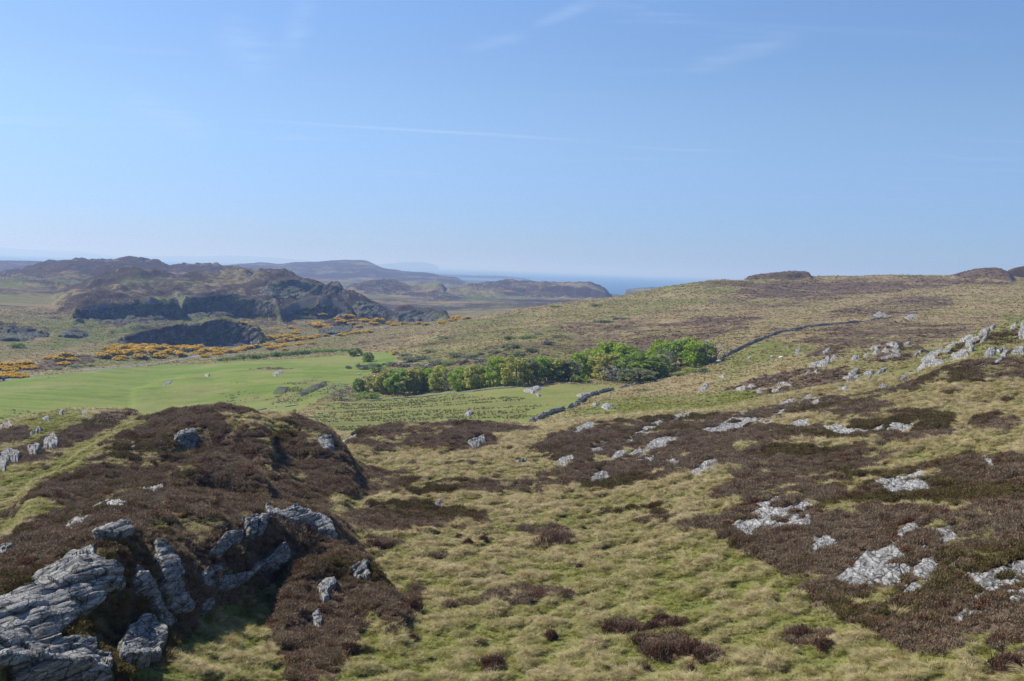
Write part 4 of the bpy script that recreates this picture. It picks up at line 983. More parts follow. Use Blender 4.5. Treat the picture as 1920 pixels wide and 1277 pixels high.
for poly, lab, mat in (
    ([(1643, 905), (1672, 901), (1703, 898), (1713, 888), (1732, 886), (1732, 907), (1730, 919), (1672, 920)], 'white rock shelf under a heather overhang, far right slope', 2),
    ([(1734, 913), (1747, 917), (1740, 921)], 'stray stone at the right end of the white rock shelf', 2),
    ([(1753, 880), (1767, 878), (1762, 884)], 'tiny rock between the white shelf and the lone slab', 2),
    ([(1840, 862), (1863, 860), (1865, 870), (1846, 870)], 'lone small slab high on the heather near the right edge', 0),
    ([(1423, 948), (1436, 944), (1457, 936), (1464, 941), (1436, 949)], 'two thin slabs above the whitest outcrop', 0),
    ([(1376, 987), (1398, 969), (1414, 964), (1432, 956), (1476, 959), (1498, 944), (1517, 941), (1520, 947), (1501, 956), (1514, 972), (1517, 981), (1464, 991), (1442, 991), (1401, 984)], 'whitest broad outcrop on the left nose of the right heather slope', 2),
    ([(1389, 997), (1414, 991), (1404, 1009)], 'small grey rock below the whitest outcrop', 0),
    ([(1520, 1044), (1520, 1034), (1539, 1022), (1551, 1009), (1567, 1019), (1539, 1034)], 'scatter of grey stones left of the great bedded slab', 0),
    ([(1570, 1087), (1592, 1072), (1617, 1047), (1639, 1025), (1673, 1022), (1682, 1031), (1701, 1047), (1704, 1066), (1689, 1087), (1676, 1098), (1657, 1087), (1632, 1084), (1604, 1095)], 'great bedded slab of slanting grey layers on the right slope', 0),
    ([(1717, 1075), (1723, 1059), (1748, 1050), (1764, 1062), (1736, 1081)], 'shattered rock patch just right of the great bedded slab', 0),
    ([(1698, 1112), (1717, 1097), (1729, 1106), (1723, 1112)], 'small pale slab below the shattered rock patch', 0),
    ([(1679, 1003), (1717, 980), (1718, 991), (1698, 1003)], 'narrow slab above the great bedded slab', 0),
    ([(1751, 997), (1779, 992), (1795, 1009), (1770, 1019), (1761, 1006)], 'fan of shattered stones above right of the great bedded slab', 0),
    ([(1817, 1081), (1851, 1081), (1882, 1066), (1901, 1056), (1935, 1060), (1930, 1085), (1882, 1094), (1851, 1097), (1829, 1094)], 'upper mossy outcrop at the right edge', 0),
    ([(1829, 1119), (1857, 1109), (1898, 1116), (1935, 1104), (1935, 1133), (1895, 1125), (1864, 1125), (1839, 1125)], 'middle outcrop of tilted shards at the right edge', 2),
    ([(1789, 1169), (1814, 1141), (1845, 1131), (1876, 1144), (1832, 1150), (1798, 1172)], 'lowest mossy slab with a curved edge near the right edge', 0),
):
    rock(poly, lab, G_NEAR, 0.09, 0.75, 2.0, (ROCK, ROCK_DARK, ROCK_PALE)[mat], (26, 120), rgh=0.36, rag=5.0, grow=6.0)
for i, (px, py, w, h) in enumerate(sorted(((1640, 1022, 14, 9), (1652, 1012, 12, 8), (1690, 1014, 16, 9), (1602, 1049, 14, 9), (1735, 1030, 16, 10), (1760, 1044, 16, 10), (1790, 1062, 18, 10), (1806, 1079, 18, 10), (1742, 1096, 16, 9), (1700, 1104, 14, 8), (1560, 1056, 14, 9), (1530, 1012, 12, 7),
        (1900, 1034, 18, 10), (1882, 1152, 20, 11), (1850, 1163, 18, 10), (1912, 1152, 20, 11), (1822, 1102, 18, 10), (1776, 1086, 16, 9), (1716, 1046, 12, 8), (1630, 1098, 14, 8), (1870, 1080, 20, 11), (1905, 1090, 18, 10)))):
    q = np.random.default_rng(2000 + i)
    an = np.sort(q.uniform(0, 2 * math.pi, 7))
    rock([(px + math.cos(t_) * w * q.uniform(0.45, 0.75) + math.sin(t_) * -h * 0.35, py + math.sin(t_) * h * q.uniform(0.45, 0.75)) for t_ in an],
         'small broken stone, %s of the shards on the right slope' % nth(i, 22), 'stone shards around the bedded slabs at right', 0.12, 0.45, 1.6, ROCK, (26, 120), rgh=0.5, rag=1.0, grow=1.0, clear=False)
G_SPUR = 'pale rocks scattered over the right hand spur'
SMALL = 'small pale grey rock in the scatter on the right hand spur'
_spur = (
    ([(1636, 663), (1642, 656), (1647, 656), (1643, 664)], 'squarish white boulder at the left of the rocky knob', 2),
    ([(1654, 659), (1661, 654), (1668, 659), (1661, 663)], 'white boulder in the centre of the rocky knob', 2),
    ([(1662, 645), (1673, 642), (1682, 645), (1687, 652), (1679, 651), (1672, 647)], 'white rim of rock along the top of the rocky knob', 2),
    ([(1673, 656), (1682, 653), (1686, 660), (1676, 660)], 'shaded grey boulder at the right of the rocky knob', 1),
    ([(1653, 673), (1672, 665), (1687, 665), (1679, 668)], 'undercut ledge below the rocky knob', 0),
    ([(1620, 669), (1628, 663), (1625, 668)], SMALL, 2), ([(1632, 654), (1640, 648), (1637, 653)], SMALL, 2), ([(1640, 653), (1650, 647), (1645, 652)], SMALL, 2),
    ([(1709, 650), (1714, 647), (1712, 652)], SMALL, 2), ([(1695, 645), (1706, 641), (1705, 644)], SMALL, 2), ([(1722, 660), (1728, 657), (1726, 662)], SMALL, 2), ([(1713, 668), (1721, 662), (1718, 667)], SMALL, 2),
    ([(1728, 677), (1736, 667), (1753, 659), (1767, 653), (1765, 660), (1752, 666), (1756, 671), (1754, 677), (1736, 690), (1715, 699), (1732, 685)], 'largest white outcrop, halfway down the spur ridge', 2),
    ([(1745, 688), (1757, 677), (1775, 675), (1765, 685)], 'grey broken rock under the largest white outcrop of the spur', 0),
    ([(1782, 676), (1786, 665), (1804, 656), (1815, 663), (1801, 670), (1792, 673)], 'fan shaped pale outcrop right of the largest white outcrop', 2),
    ([(1776, 652), (1789, 643), (1797, 643), (1782, 651)], SMALL, 2), ([(1768, 660), (1776, 654), (1781, 658), (1772, 662)], SMALL, 2),
    ([(1801, 640), (1811, 632), (1826, 629), (1823, 634), (1807, 640)], 'pale rocks in line on the spur ridge, below the top slabs', 2),
    ([(1811, 649), (1823, 635), (1836, 634), (1828, 642), (1818, 648)], 'long pale rock beside the ridge line of the spur', 2),
    ([(1837, 627), (1845, 618), (1857, 616), (1851, 626)], 'big grey slab near the top of the spur ridge', 0),
    ([(1854, 615), (1867, 611), (1861, 617)], 'topmost thin slab of the spur ridge', 0),
    ([(1842, 640), (1850, 627), (1852, 635), (1837, 646)], 'tilted pale rock below the big grey slab of the spur', 2),
    ([(1815, 657), (1828, 650), (1822, 659)], SMALL, 2), ([(1799, 674), (1817, 665), (1814, 668)], SMALL, 2),
    ([(1845, 665), (1854, 656), (1867, 654), (1864, 667), (1850, 672)], 'broad shaded boulder, left one of the trio on the spur', 1),
    ([(1865, 660), (1876, 653), (1886, 652), (1875, 661)], 'flat grey rock between the trio boulders', 0),
    ([(1873, 672), (1882, 660), (1892, 660), (1886, 671)], 'wedge shaped boulder, middle one of the trio on the spur', 1),
    ([(1897, 663), (1906, 652), (1920, 654), (1919, 665)], 'split boulder with dark underside, right one of the trio', 1),
    ([(1863, 684), (1872, 677), (1881, 677), (1870, 686)], SMALL, 2), ([(1832, 689), (1844, 685), (1845, 690), (1836, 691)], SMALL, 2),
    ([(1911, 627), (1917, 604), (1925, 600), (1935, 634), (1912, 635)], 'tall rounded boulder cut by the right picture edge', 0),
    ([(1893, 614), (1905, 607), (1907, 611), (1897, 616)], 'bright small rock on the spur near the tall cut boulder', 2),
    ([(1842, 715), (1847, 710), (1857, 709), (1848, 718)], 'grey slab low on the spur, left of the lower cluster', 0),
    ([(1874, 698), (1882, 694), (1890, 696), (1885, 699)], 'long pale rock topping the lower right cluster', 2),
    ([(1873, 710), (1884, 704), (1892, 706), (1882, 711)], 'pale rock in the middle of the lower right cluster', 2),
    ([(1892, 720), (1901, 710), (1912, 709), (1909, 715)], 'smooth pale slab at the bottom of the lower right cluster', 0),
    ([(1900, 697), (1912, 697), (1908, 701)], SMALL, 2), ([(1866, 693), (1872, 690), (1870, 695)], SMALL, 2),
    ([(1650, 726), (1656, 723), (1668, 729), (1654, 732)], 'grey rounded rock behind the reddish heather at the foot of the spur', 0),
    ([(1686, 716), (1697, 706), (1707, 705), (1698, 712)], 'shaded slab in the green gully left of the spur', 1),
    ([(1717, 713), (1729, 706), (1727, 709)], SMALL, 2), ([(1673, 731), (1692, 723), (1680, 730)], 'pale string of rock along the green gully bottom', 2),
    ([(1643, 702), (1653, 695), (1664, 692), (1653, 698)], 'thin pale rock curving over a small heather rise', 2),
    ([(1750, 737), (1759, 731), (1762, 733), (1754, 737)], 'small pale slab at the foot of the spur, far from others', 0),
    ([(1620, 700), (1636, 697), (1636, 700), (1622, 702)], SMALL, 2), ([(1626, 712), (1634, 703), (1632, 709)], SMALL, 2),
    ([(1533, 686), (1544, 676), (1553, 669), (1555, 673), (1552, 682), (1542, 686)], 'large white slab left of the rocky knob', 2),
    ([(1518, 688), (1523, 682), (1536, 679), (1528, 687)], 'pale rock touching the left end of the large white slab', 2),
    ([(1557, 675), (1564, 668), (1569, 671), (1561, 675)], 'pale rock just right of the large white slab', 2),
    ([(1597, 675), (1602, 668), (1610, 669), (1605, 673)], 'dark-backed white rock between the slab and the rocky knob', 2),
    ([(1591, 704), (1603, 693), (1611, 693), (1603, 703)], 'smooth grey slab above a white ledge', 0),
    ([(1581, 709), (1591, 705), (1600, 706), (1586, 711)], 'white ledge below the smooth grey slab', 2),
    ([(1602, 707), (1614, 704), (1607, 708)], SMALL, 2), ([(1588, 714), (1592, 711), (1591, 717)], SMALL, 2), ([(1605, 714), (1611, 711), (1608, 716)], SMALL, 2), ([(1512, 701), (1518, 695), (1516, 699)], SMALL, 2), ([(1528, 697), (1533, 694), (1532, 700)], SMALL, 2),
    ([(1381, 730), (1397, 725), (1398, 728), (1386, 732)], 'largest white rock of the row beside the rough grass', 2),
    ([(1403, 725), (1408, 722), (1415, 725), (1409, 728)], 'cluster of small white stones in the middle of that row', 2),
    ([(1448, 733), (1458, 730), (1460, 733), (1452, 735)], 'white stones below the upright pale stone', 2),
    ([(1459, 722), (1461, 720), (1464, 726), (1460, 728)], 'upright cream coloured stone at the end of the row', 2),
    ([(1464, 718), (1477, 719), (1483, 722), (1474, 721)], 'thin white rock right of the upright pale stone', 2),
    ([(1420, 735), (1425, 731), (1430, 733), (1424, 736)], SMALL.replace('on the right hand spur', 'beside the rough grass'), 2),
    ([(1575, 729), (1584, 725), (1594, 729), (1584, 731)], 'flat grey rock in front of the smooth grey slab', 0),
    ([(1350, 706), (1359, 703), (1357, 707)], 'pale rock near the bushes right of the wood', 2),
    ([(1311, 733), (1322, 720), (1328, 719), (1323, 731)], 'slanting half-shaded rock in the rough grass right of the wood', 0),
    ([(1639, 591), (1650, 585), (1662, 591), (1650, 593)], 'grey rock pile just above the far end of the hill wall', 0),
    ([(1697, 594), (1712, 590), (1719, 594), (1703, 599)], 'white rocks at the far end of the hill wall', 2),
    ([(1493, 657), (1500, 655), (1498, 661), (1492, 665)], 'grey rocks on the left side of the brown knob', 0),
    ([(1543, 659), (1556, 655), (1552, 660), (1545, 662)], 'grey rocks in the middle of the brown knob', 0),
)
_sm = sorted((q[0] for q in _spur if q[1] == SMALL), key=lambda p: p[0][0])
for poly, lab, mat in _spur:
    if lab == SMALL:
        i, n = _sm.index(poly), len(_sm)
        lab = 'small pale rock, %s of the lesser ones on the right hand spur' % nth(i, n)
        sm = True
    else:
        sm = False
    rock(poly, lab, G_SPUR if sm else 'pale rocks on the right hand hillside', 0.32, 1.6, 1.2, (ROCK, ROCK_DARK, ROCK_PALE)[mat], (130, 600), rag=2.4, soft=3.0, rgh=0.4, grow=1.6)
for poly, lab, mat in (
    ([(982, 733), (1007, 725), (1017, 728), (999, 737)], 'broad striped white outcrop in the rushy field below the wood', 2),
    ([(1005, 739), (1013, 742), (1010, 744)], 'small white rock just below the striped outcrop in the field', 2),
    ([(870, 779), (880, 773), (888, 774), (880, 780)], 'lone white boulder low in the rushy field', 2),
    ([(1111, 760), (1124, 757), (1118, 762)], 'small pale rock right of the field wall, upper left of two', 2),
    ([(1127, 763), (1136, 758), (1148, 764), (1138, 768)], 'pale rock on a brown patch right of the field wall', 2),
    ([(1082, 742), (1111, 736), (1113, 739), (1090, 743)], 'low line of white stones beside the field wall', 2),
    ([(512, 738), (522, 727), (540, 727), (535, 738)], 'half-shaded rock on the pasture, left one of the dark pair', 3),
    ([(560, 738), (585, 725), (610, 715), (612, 722), (590, 733), (566, 742)], 'long dark crag across the pasture near the wood', 3),
    ([(512, 702), (524, 696), (530, 698), (516, 705)], 'pale rock pair high on the pasture under the brown bank', 2),
    ([(385, 704), (393, 702), (391, 706)], 'single pale stone on the green rise in the pasture', 2),
    ([(305, 722), (322, 714), (318, 720)], 'pale rocky streak on the left of the green rise in the pasture', 0),
):
    rock(poly, lab, None, 0.5, 1.3, 1.3, (ROCK, ROCK_DARK, ROCK_PALE, CRAG)[mat], (150, 480), rag=1.3, soft=3.5, rgh=0.3)

for poly, lab, dr_ in (
    ([(140, 603), (146, 588), (165, 580), (195, 575), (240, 571), (300, 569), (333, 569), (338, 592), (318, 600), (260, 608), (200, 605), (165, 603)], 'left one of the dark cliffs on the hill beyond the road', (730, 860)),
    ([(342, 594), (344, 570), (352, 558), (400, 552), (440, 555), (480, 561), (515, 571), (528, 585), (520, 594), (490, 592), (450, 598), (400, 604), (365, 602)], 'middle one of the dark cliffs, above the green ledge', (770, 880)),
    ([(488, 556), (495, 542), (506, 529), (560, 522), (620, 532), (646, 547), (655, 562), (640, 572), (600, 562), (575, 568), (545, 574), (530, 572), (510, 562)], 'highest of the dark cliffs, right below the hilltop', (890, 1010)),
    ([(660, 575), (672, 562), (700, 570), (725, 585), (722, 600), (700, 604), (675, 598)], 'stepped dark crag at the right end of the hill beyond the road', (780, 1010)),
    ([(215, 650), (222, 636), (262, 624), (300, 618), (332, 610), (370, 602), (428, 600), (460, 609), (484, 626), (496, 640), (480, 646), (430, 649), (350, 651), (270, 649)], 'dark rounded cliff in shade right behind the parked vehicles', (590, 690)),
    ([(-20, 640), (0, 628), (25, 618), (60, 618), (90, 628), (88, 634), (50, 639), (10, 644)], 'dark crag of the western knoll at the left picture edge', (600, 690)),
    ([(545, 592), (560, 580), (590, 575), (625, 572), (650, 582), (655, 594), (620, 594), (580, 592)], 'dark shaded face under the green topped knoll by the gorse', (760, 880)),
    ([(108, 632), (125, 620), (150, 616), (170, 624), (160, 632), (130, 636)], 'small dark crag between the western knoll and the shaded cliff', (640, 740)),
    ([(735, 598), (745, 585), (770, 580), (805, 582), (828, 592), (810, 600), (770, 602)], 'broken dark rocks on the low knoll right of the gorse', (860, 1040)),
    ([(590, 628), (610, 614), (640, 606), (660, 612), (655, 625), (625, 630)], 'dark gorse-topped bluff at the roadside bend', (640, 800)),
):
    rock(poly, lab, 'dark cliffs of the hill beyond the road', 1.2, 8.0, 1.3, CRAG, dr_, 'cliff', 'crag', 4.0, 5.0, 0.55)
# ------------------------------------------------------------------ heather and grass: ground cover nobody could count
def blade_mesh(name, blades, mat):
    """blades: list of (points, half width, tint); each becomes a narrow folded strip"""
    v, f, c = [], [], []
    for pts, w, tint in blades:
        pts = np.asarray(pts, float)
        d = pts[-1] - pts[0]
        side = np.cross(d, (0.3, 0.2, 1.0))
        side = side / (np.linalg.norm(side) + 1e-9)
        n = len(pts)
        b = len(v)
        for i, p in enumerate(pts):
            k = w * (1 - 0.85 * i / (n - 1))
            v += [p - side * k, p + side * k]
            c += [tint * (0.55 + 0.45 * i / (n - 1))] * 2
        for i in range(n - 1):
            f.append((b + 2 * i, b + 2 * i + 1, b + 2 * i + 3, b + 2 * i + 2))
    me = mesh_from(name, v, f, mat)
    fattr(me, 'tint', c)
    return me

def heather_material():
    mt, t = new_mat('heather_twigs')
    tint = t.n('ShaderNodeAttribute', attribute_name='tint').outputs['Fac']
    hue = t.n('ShaderNodeAttribute', attribute_name='hue', attribute_type='INSTANCER').outputs['Fac']
    rnd = t.n('ShaderNodeObjectInfo').outputs['Random']
    tw = t.mix(tint, rgb(0.102, 0.070, 0.044), rgb(0.32, 0.226, 0.146))
    grey = t.mix(tint, rgb(0.110, 0.082, 0.054), rgb(0.36, 0.27, 0.18))
    moss = t.mix(tint, rgb(0.066, 0.054, 0.018), rgb(0.20, 0.155, 0.060))
    rust = t.mix(tint, rgb(0.07, 0.030, 0.017), rgb(0.20, 0.088, 0.050))
    c = t.mix(t.ramp(hue, 0.44, 0.60), tw, grey)
    c = t.mix(t.ramp(hue, 0.42, 0.30), c, moss)
    c = t.mix(t.ramp(rnd, 0.86, 0.95), c, rust)
    finish(t, c, 0.9, None, spec=0.1, trans=0.12)
    return mt
HEATHER = heather_material()

def grass_material():
    mt, t = new_mat('tussock_blades')
    tint = t.n('ShaderNodeAttribute', attribute_name='tint').outputs['Fac']
    hue = t.n('ShaderNodeAttribute', attribute_name='hue', attribute_type='INSTANCER').outputs['Fac']
    rnd = t.n('ShaderNodeObjectInfo').outputs['Random']
    green = t.mix(tint, rgb(0.115, 0.135, 0.018), rgb(0.34, 0.355, 0.072))
    straw = t.mix(tint, rgb(0.27, 0.212, 0.105), rgb(0.62, 0.52, 0.30))
    ochre = t.mix(tint, rgb(0.15, 0.10, 0.03), rgb(0.34, 0.235, 0.085))
    straw = t.mix(t.ramp(rnd, 0.72, 0.95), straw, ochre)
    # every blade leans to its own colour: tint carries a fraction picked per blade
    own = t.n('ShaderNodeAttribute', attribute_name='own').outputs['Fac']
    c = t.mix(t.ramp(t.math('ADD', hue, t.math('MULTIPLY', t.math('SUBTRACT', own, 0.5), 0.9)), 0.35, 0.65), straw, green)
    finish(t, c, 0.75, None, spec=0.2, trans=0.28)
    return mt
GRASS = grass_material()

PROTO = bpy.data.collections.new('plant_stock')          # stays out of the scene; only feeds the ground cover
def stock(me):
    o = bpy.data.objects.new(me.name, me)
    PROTO.objects.link(o)
    return o

def heather_tuft(seed, n=95):
    r = np.random.default_rng(seed)
    bl = []
    for i in range(n):
        a, q = r.uniform(0, 2 * math.pi), math.sqrt(r.uniform(0, 1))
        base = np.array([math.cos(a) * q * 0.30, math.sin(a) * q * 0.30, 0])
        top = np.array([math.cos(a) * q * 0.50, math.sin(a) * q * 0.50, 0.48 * math.sqrt(max(0.05, 1 - 0.85 * q * q)) * r.uniform(0.75, 1.1)])
        top[:2] += r.normal(0, 0.05, 2)
        mid = base * 0.45 + top * 0.55 + r.normal(0, 0.035, 3)
        bl.append(((base * 0.2 + top * 0.8 - (top - base) * 0.55, mid, top), r.uniform(0.014, 0.030), r.uniform(0.25, 1.0)))
        for _ in range(2):
            s2 = mid + (top - mid) * r.uniform(0.1, 0.7)
            e2 = s2 + r.normal(0, 0.055, 3) + np.array([0, 0, 0.06])
            bl.append(((s2, e2), r.uniform(0.012, 0.026), r.uniform(0.4, 1.0)))
    return stock(blade_mesh('heather_tuft', bl, HEATHER))

def grass_tuft(seed, n=120, h=0.42, flat=0.5):
    r = np.random.default_rng(seed)
    bl, own = [], []
    lean = r.normal(0, 0.25, 2)
    for i in range(n):
        a = r.uniform(0, 2 * math.pi)
        rad = r.uniform(0, 0.16)
        out = np.array([math.cos(a), math.sin(a)]) + lean
        L = h * r.uniform(0.5, 1.2)
        p0 = np.array([math.cos(a) * rad, math.sin(a) * rad, -0.03])
        p1 = p0 + np.array([out[0] * L * 0.22, out[1] * L * 0.22, L * 0.62])
        p2 = p1 + np.array([out[0] * L * 0.35, out[1] * L * 0.35, L * 0.22 * (1 - flat)])
        p3 = p2 + np.array([out[0] * L * 0.34, out[1] * L * 0.34, -L * r.uniform(0.0, 0.55) * flat])
        bl.append(((p0, p1, p2, p3), r.uniform(0.006, 0.013), r.uniform(0.45, 1.0)))
        own += [r.uniform(0, 1)] * 8
    me = blade_mesh('grass_tuft', bl, GRASS)
    fattr(me, 'own', own)
    return stock(me)

HT = [heather_tuft(s) for s in (1, 2, 3, 4)]
GT = [grass_tuft(11), grass_tuft(12, 120, 0.36, 0.8), grass_tuft(13, 110, 0.5, 0.35), grass_tuft(14, 140, 0.28, 0.9)]

def scatter(name, pts, rot, scl, pick, hue, lo, count):
    """one object: points on the ground, each carrying a tuft"""
    me = bpy.data.meshes.new(name)
    me.vertices.add(len(pts))
    me.vertices.foreach_set('co', np.asarray(pts, np.float32).ravel())
    for nm, ty, vals in (('rot', 'FLOAT_VECTOR', rot), ('scl', 'FLOAT_VECTOR', scl)):
        a = me.attributes.new(nm, ty, 'POINT')
        a.data.foreach_set('vector', np.asarray(vals, np.float32).ravel())
    fattr(me, 'hue', hue)
    a = me.attributes.new('pick', 'INT', 'POINT')
    a.data.foreach_set('value', np.asarray(pick, np.int32) + 0)
    o = link(name, me)
    ng = bpy.data.node_groups.new(name, 'GeometryNodeTree')
    ng.interface.new_socket('Geometry', in_out='INPUT', socket_type='NodeSocketGeometry')
    ng.interface.new_socket('Geometry', in_out='OUTPUT', socket_type='NodeSocketGeometry')
    N = ng.nodes.new
    gi, go, ip, ci = N('NodeGroupInput'), N('NodeGroupOutput'), N('GeometryNodeInstanceOnPoints'), N('GeometryNodeCollectionInfo')
    coll = bpy.data.collections.new(name + '_stock')
    for i, s in enumerate(lo):
        s.name = '%s_%02d' % (s.name.split('.')[0].split('_0')[0], i)
        coll.objects.link(s)
    ci.inputs['Collection'].default_value = coll
    ci.inputs['Separate Children'].default_value = True
    ci.inputs['Reset Children'].default_value = True
    def named(nm, ty):
        x = N('GeometryNodeInputNamedAttribute')
        x.data_type = ty
        x.inputs['Name'].default_value = nm
        return next(s for s in x.outputs if s.name == 'Attribute' and s.enabled)
    L = ng.links.new
    L(gi.outputs[0], ip.inputs['Points'])
    L(ci.outputs[0], ip.inputs['Instance'])
    ip.inputs['Pick Instance'].default_value = True
    L(named('pick', 'INT'), ip.inputs['Instance Index'])
    L(named('rot', 'FLOAT_VECTOR'), ip.inputs['Rotation'])
    L(named('scl', 'FLOAT_VECTOR'), ip.inputs['Scale'])
    L(ip.outputs[0], go.inputs[0])
    o.modifiers.new('cover', 'NODES').node_group = ng
    return tag(o, kind='stuff')

def throw(n, d0, d1, power):
    """random points in the view sector; power 2 is even over the ground, smaller favours the near"""
    s = rng.uniform(-0.58, 0.60, n)
    u = rng.random(n)
    d = (d0 ** power + u * (d1 ** power - d0 ** power)) ** (1 / power)
    return s, np.log(d), d

def off_rock(s, t, d):
    z = sample(ZZ, s, t)
    px, py = project(d * np.sin(s), d * np.cos(s), z)
    ok = np.ones(len(s), bool)
    hpx = 0.30 * (0.42 + 0.0036 * d) * FPX / d            # a tuft just in front would hide the rock
    for poly, lt, clear in ROCKS_DONE:
        c = np.where((px > poly[:, 0].min() - 14) & (px < poly[:, 0].max() + 14) & (py > poly[:, 1].min() - 14) & (py < poly[:, 1].max() + 3 + hpx) & (np.abs(t - lt) < 0.45))[0]
        if len(c):
            q = poly_sd(poly, px[c], py[c]) < (-0.95 * hpx[c] if clear else -1.0)
            if clear:
                q &= poly_sd(poly, px[c], py[c] - hpx[c]) < 0
            # plants root in pockets of the rock too
            ok[c] &= q | (fbm(d[c] * np.sin(s[c]) / 1.3, d[c] * np.cos(s[c]) / 1.3, 3, 97) > 0.44)
    return ok, px, py

def cover_points(n, d0, d1, power, want):
    s, t, d = throw(n, d0, d1, power)
    he = sample(HE, s, t) + 0.55 * fbm(d * np.sin(s) / 1.1, d * np.cos(s) / 1.1, 3, 91) + 0.75 * fbm(d * np.sin(s) / 5.5, d * np.cos(s) / 5.5, 3, 90) - 0.12
    pa = sample(PA, s, t)
    ok, px, py = off_rock(s, t, d)
    ok &= (px > -260) & (px < 2260) & (py < 1420) & (pa < 0.4)
    ok &= (he > 0.5) if want == 'heather' else (he <= 0.5)
    s, t, d = s[ok], t[ok], d[ok]
    x, y = d * np.sin(s), d * np.cos(s)
    return s, t, d, x, y, sample(ZZ, s, t)

# heather
s, t, d, x, y, z = cover_points(300000, 26, 135, 1.35, 'heather')
clump = fbm(x / 1.3, y / 1.3, 3, 92)
keep = rng.random(len(s)) < np.clip(0.72 + 0.9 * clump, 0.25, 1)
s, t, d, x, y, z, clump = (a[keep] for a in (s, t, d, x, y, z, clump))
sc = (0.42 + 0.0036 * d) * rng.uniform(0.7, 1.25, len(s)) * (1 + 0.35 * clump)
hue = np.clip(0.5 + 0.75 * fbm(x / 7, y / 7, 4, 93) + rng.normal(0, 0.10, len(s)), 0, 1)
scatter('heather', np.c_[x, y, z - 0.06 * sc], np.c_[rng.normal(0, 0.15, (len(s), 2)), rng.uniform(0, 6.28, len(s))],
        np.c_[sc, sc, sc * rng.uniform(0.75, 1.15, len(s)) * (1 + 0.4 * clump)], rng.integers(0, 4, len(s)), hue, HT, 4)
print('heather', len(s))
# tussock grass: hummocks with hollows between them
s, t, d, x, y, z = cover_points(640000, 26, 150, 1.3, 'grass')
hm = hummock(x, y)
gr = sample(GR, s, t)
keep = rng.random(len(s)) < np.clip(0.02 + 1.7 * hm, 0.1, 1)
s, t, d, x, y, z, hm, gr = (a[keep] for a in (s, t, d, x, y, z, hm, gr))
sc = (0.25 + 0.0036 * d) * rng.uniform(0.65, 1.2, len(s)) * (0.40 + 1.2 * hm)
hue = np.clip(0.29 + 0.55 * gr - 1.15 * (hm - 0.45) + 0.25 * fbm(x / 5, y / 5, 3, 95) + rng.normal(0, 0.08, len(s)), 0, 1)
pick = np.where(gr > 1.05, 3, rng.integers(0, 4, len(s)))
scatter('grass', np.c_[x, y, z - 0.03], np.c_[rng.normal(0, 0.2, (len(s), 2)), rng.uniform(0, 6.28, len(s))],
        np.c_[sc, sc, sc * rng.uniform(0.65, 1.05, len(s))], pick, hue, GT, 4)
print('grass', len(s))

# the middle distance: the same plants, coarser, as far as single clumps still show
HT2 = [heather_tuft(s, 26) for s in (21, 22)]
GT2 = [grass_tuft(31, 34, 0.42, 0.5), grass_tuft(32, 30, 0.5, 0.3)]
for o_ in HT2 + GT2:
    o_.data.transform(Matrix.Diagonal((1.0, 1.0, 1.0, 1.0)))
def fatten(o, k):
    me = o.data
    n = len(me.vertices)
    co = np.zeros(n * 3, np.float32)
    me.vertices.foreach_get('co', co)
    co = co.reshape(-1, 2, 3)
    mid = co.mean(1, keepdims=True)
    co = mid + (co - mid) * k
    me.vertices.foreach_set('co', co.ravel())
    me.update()
for o_ in HT2 + GT2:
    fatten(o_, 3.0)
for want, n, nm, lo in (('heather', 150000, 'far_heather', HT2), ('grass', 200000, 'far_grass', GT2)):
    s, t, d = throw(n, 128, 850, 0.45)
    z = sample(ZZ, s, t)
    x, y = d * np.sin(s), d * np.cos(s)
    ok, px, py = off_rock(s, t, d)
    pa = sample(PA, s, t)
    he = sample(HE, s, t) + 0.55 * fbm(x / 6, y / 6, 4, 98) - 0.08 * sstep(250, 300, d)
    ok &= (px > -60) & (px < 1980) & (pa < 0.35) & ((he > 0.5) if want == 'heather' else (he <= 0.5))
    ok &= rng.random(n) < 0.35 + 0.9 * fbm(x / 9, y / 9, 3, 99) + 0.3
    s, t, d, x, y, z = (q[ok] for q in (s, t, d, x, y, z))
    gr = sample(GR, s, t)
    k = len(s)
    if want == 'heather':
        sc = (0.75 + 0.0018 * d) * rng.uniform(0.6, 1.3, k)
        hue = np.clip(0.56 + 0.7 * fbm(x / 20, y / 20, 4, 93) + rng.normal(0, 0.08, k), 0, 1)
        zs = sc * rng.uniform(0.4, 0.75, k) * np.where(d > 240, 0.6, 1.0)
    else:
        sc = (0.75 + 0.0022 * d) * rng.uniform(0.6, 1.3, k)
        hue = np.clip(0.00 + 0.70 * gr + 0.35 * fbm(x / 14, y / 14, 3, 95) + rng.normal(0, 0.1, k), 0, 1)
        zs = sc * rng.uniform(0.4, 0.75, k)
    scatter(nm, np.c_[x, y, z - 0.05], np.c_[rng.normal(0, 0.15, (k, 2)), rng.uniform(0, 6.28, k)], np.c_[sc, sc, zs], rng.integers(0, 2, k), hue, lo, 2)
    print(nm, k)

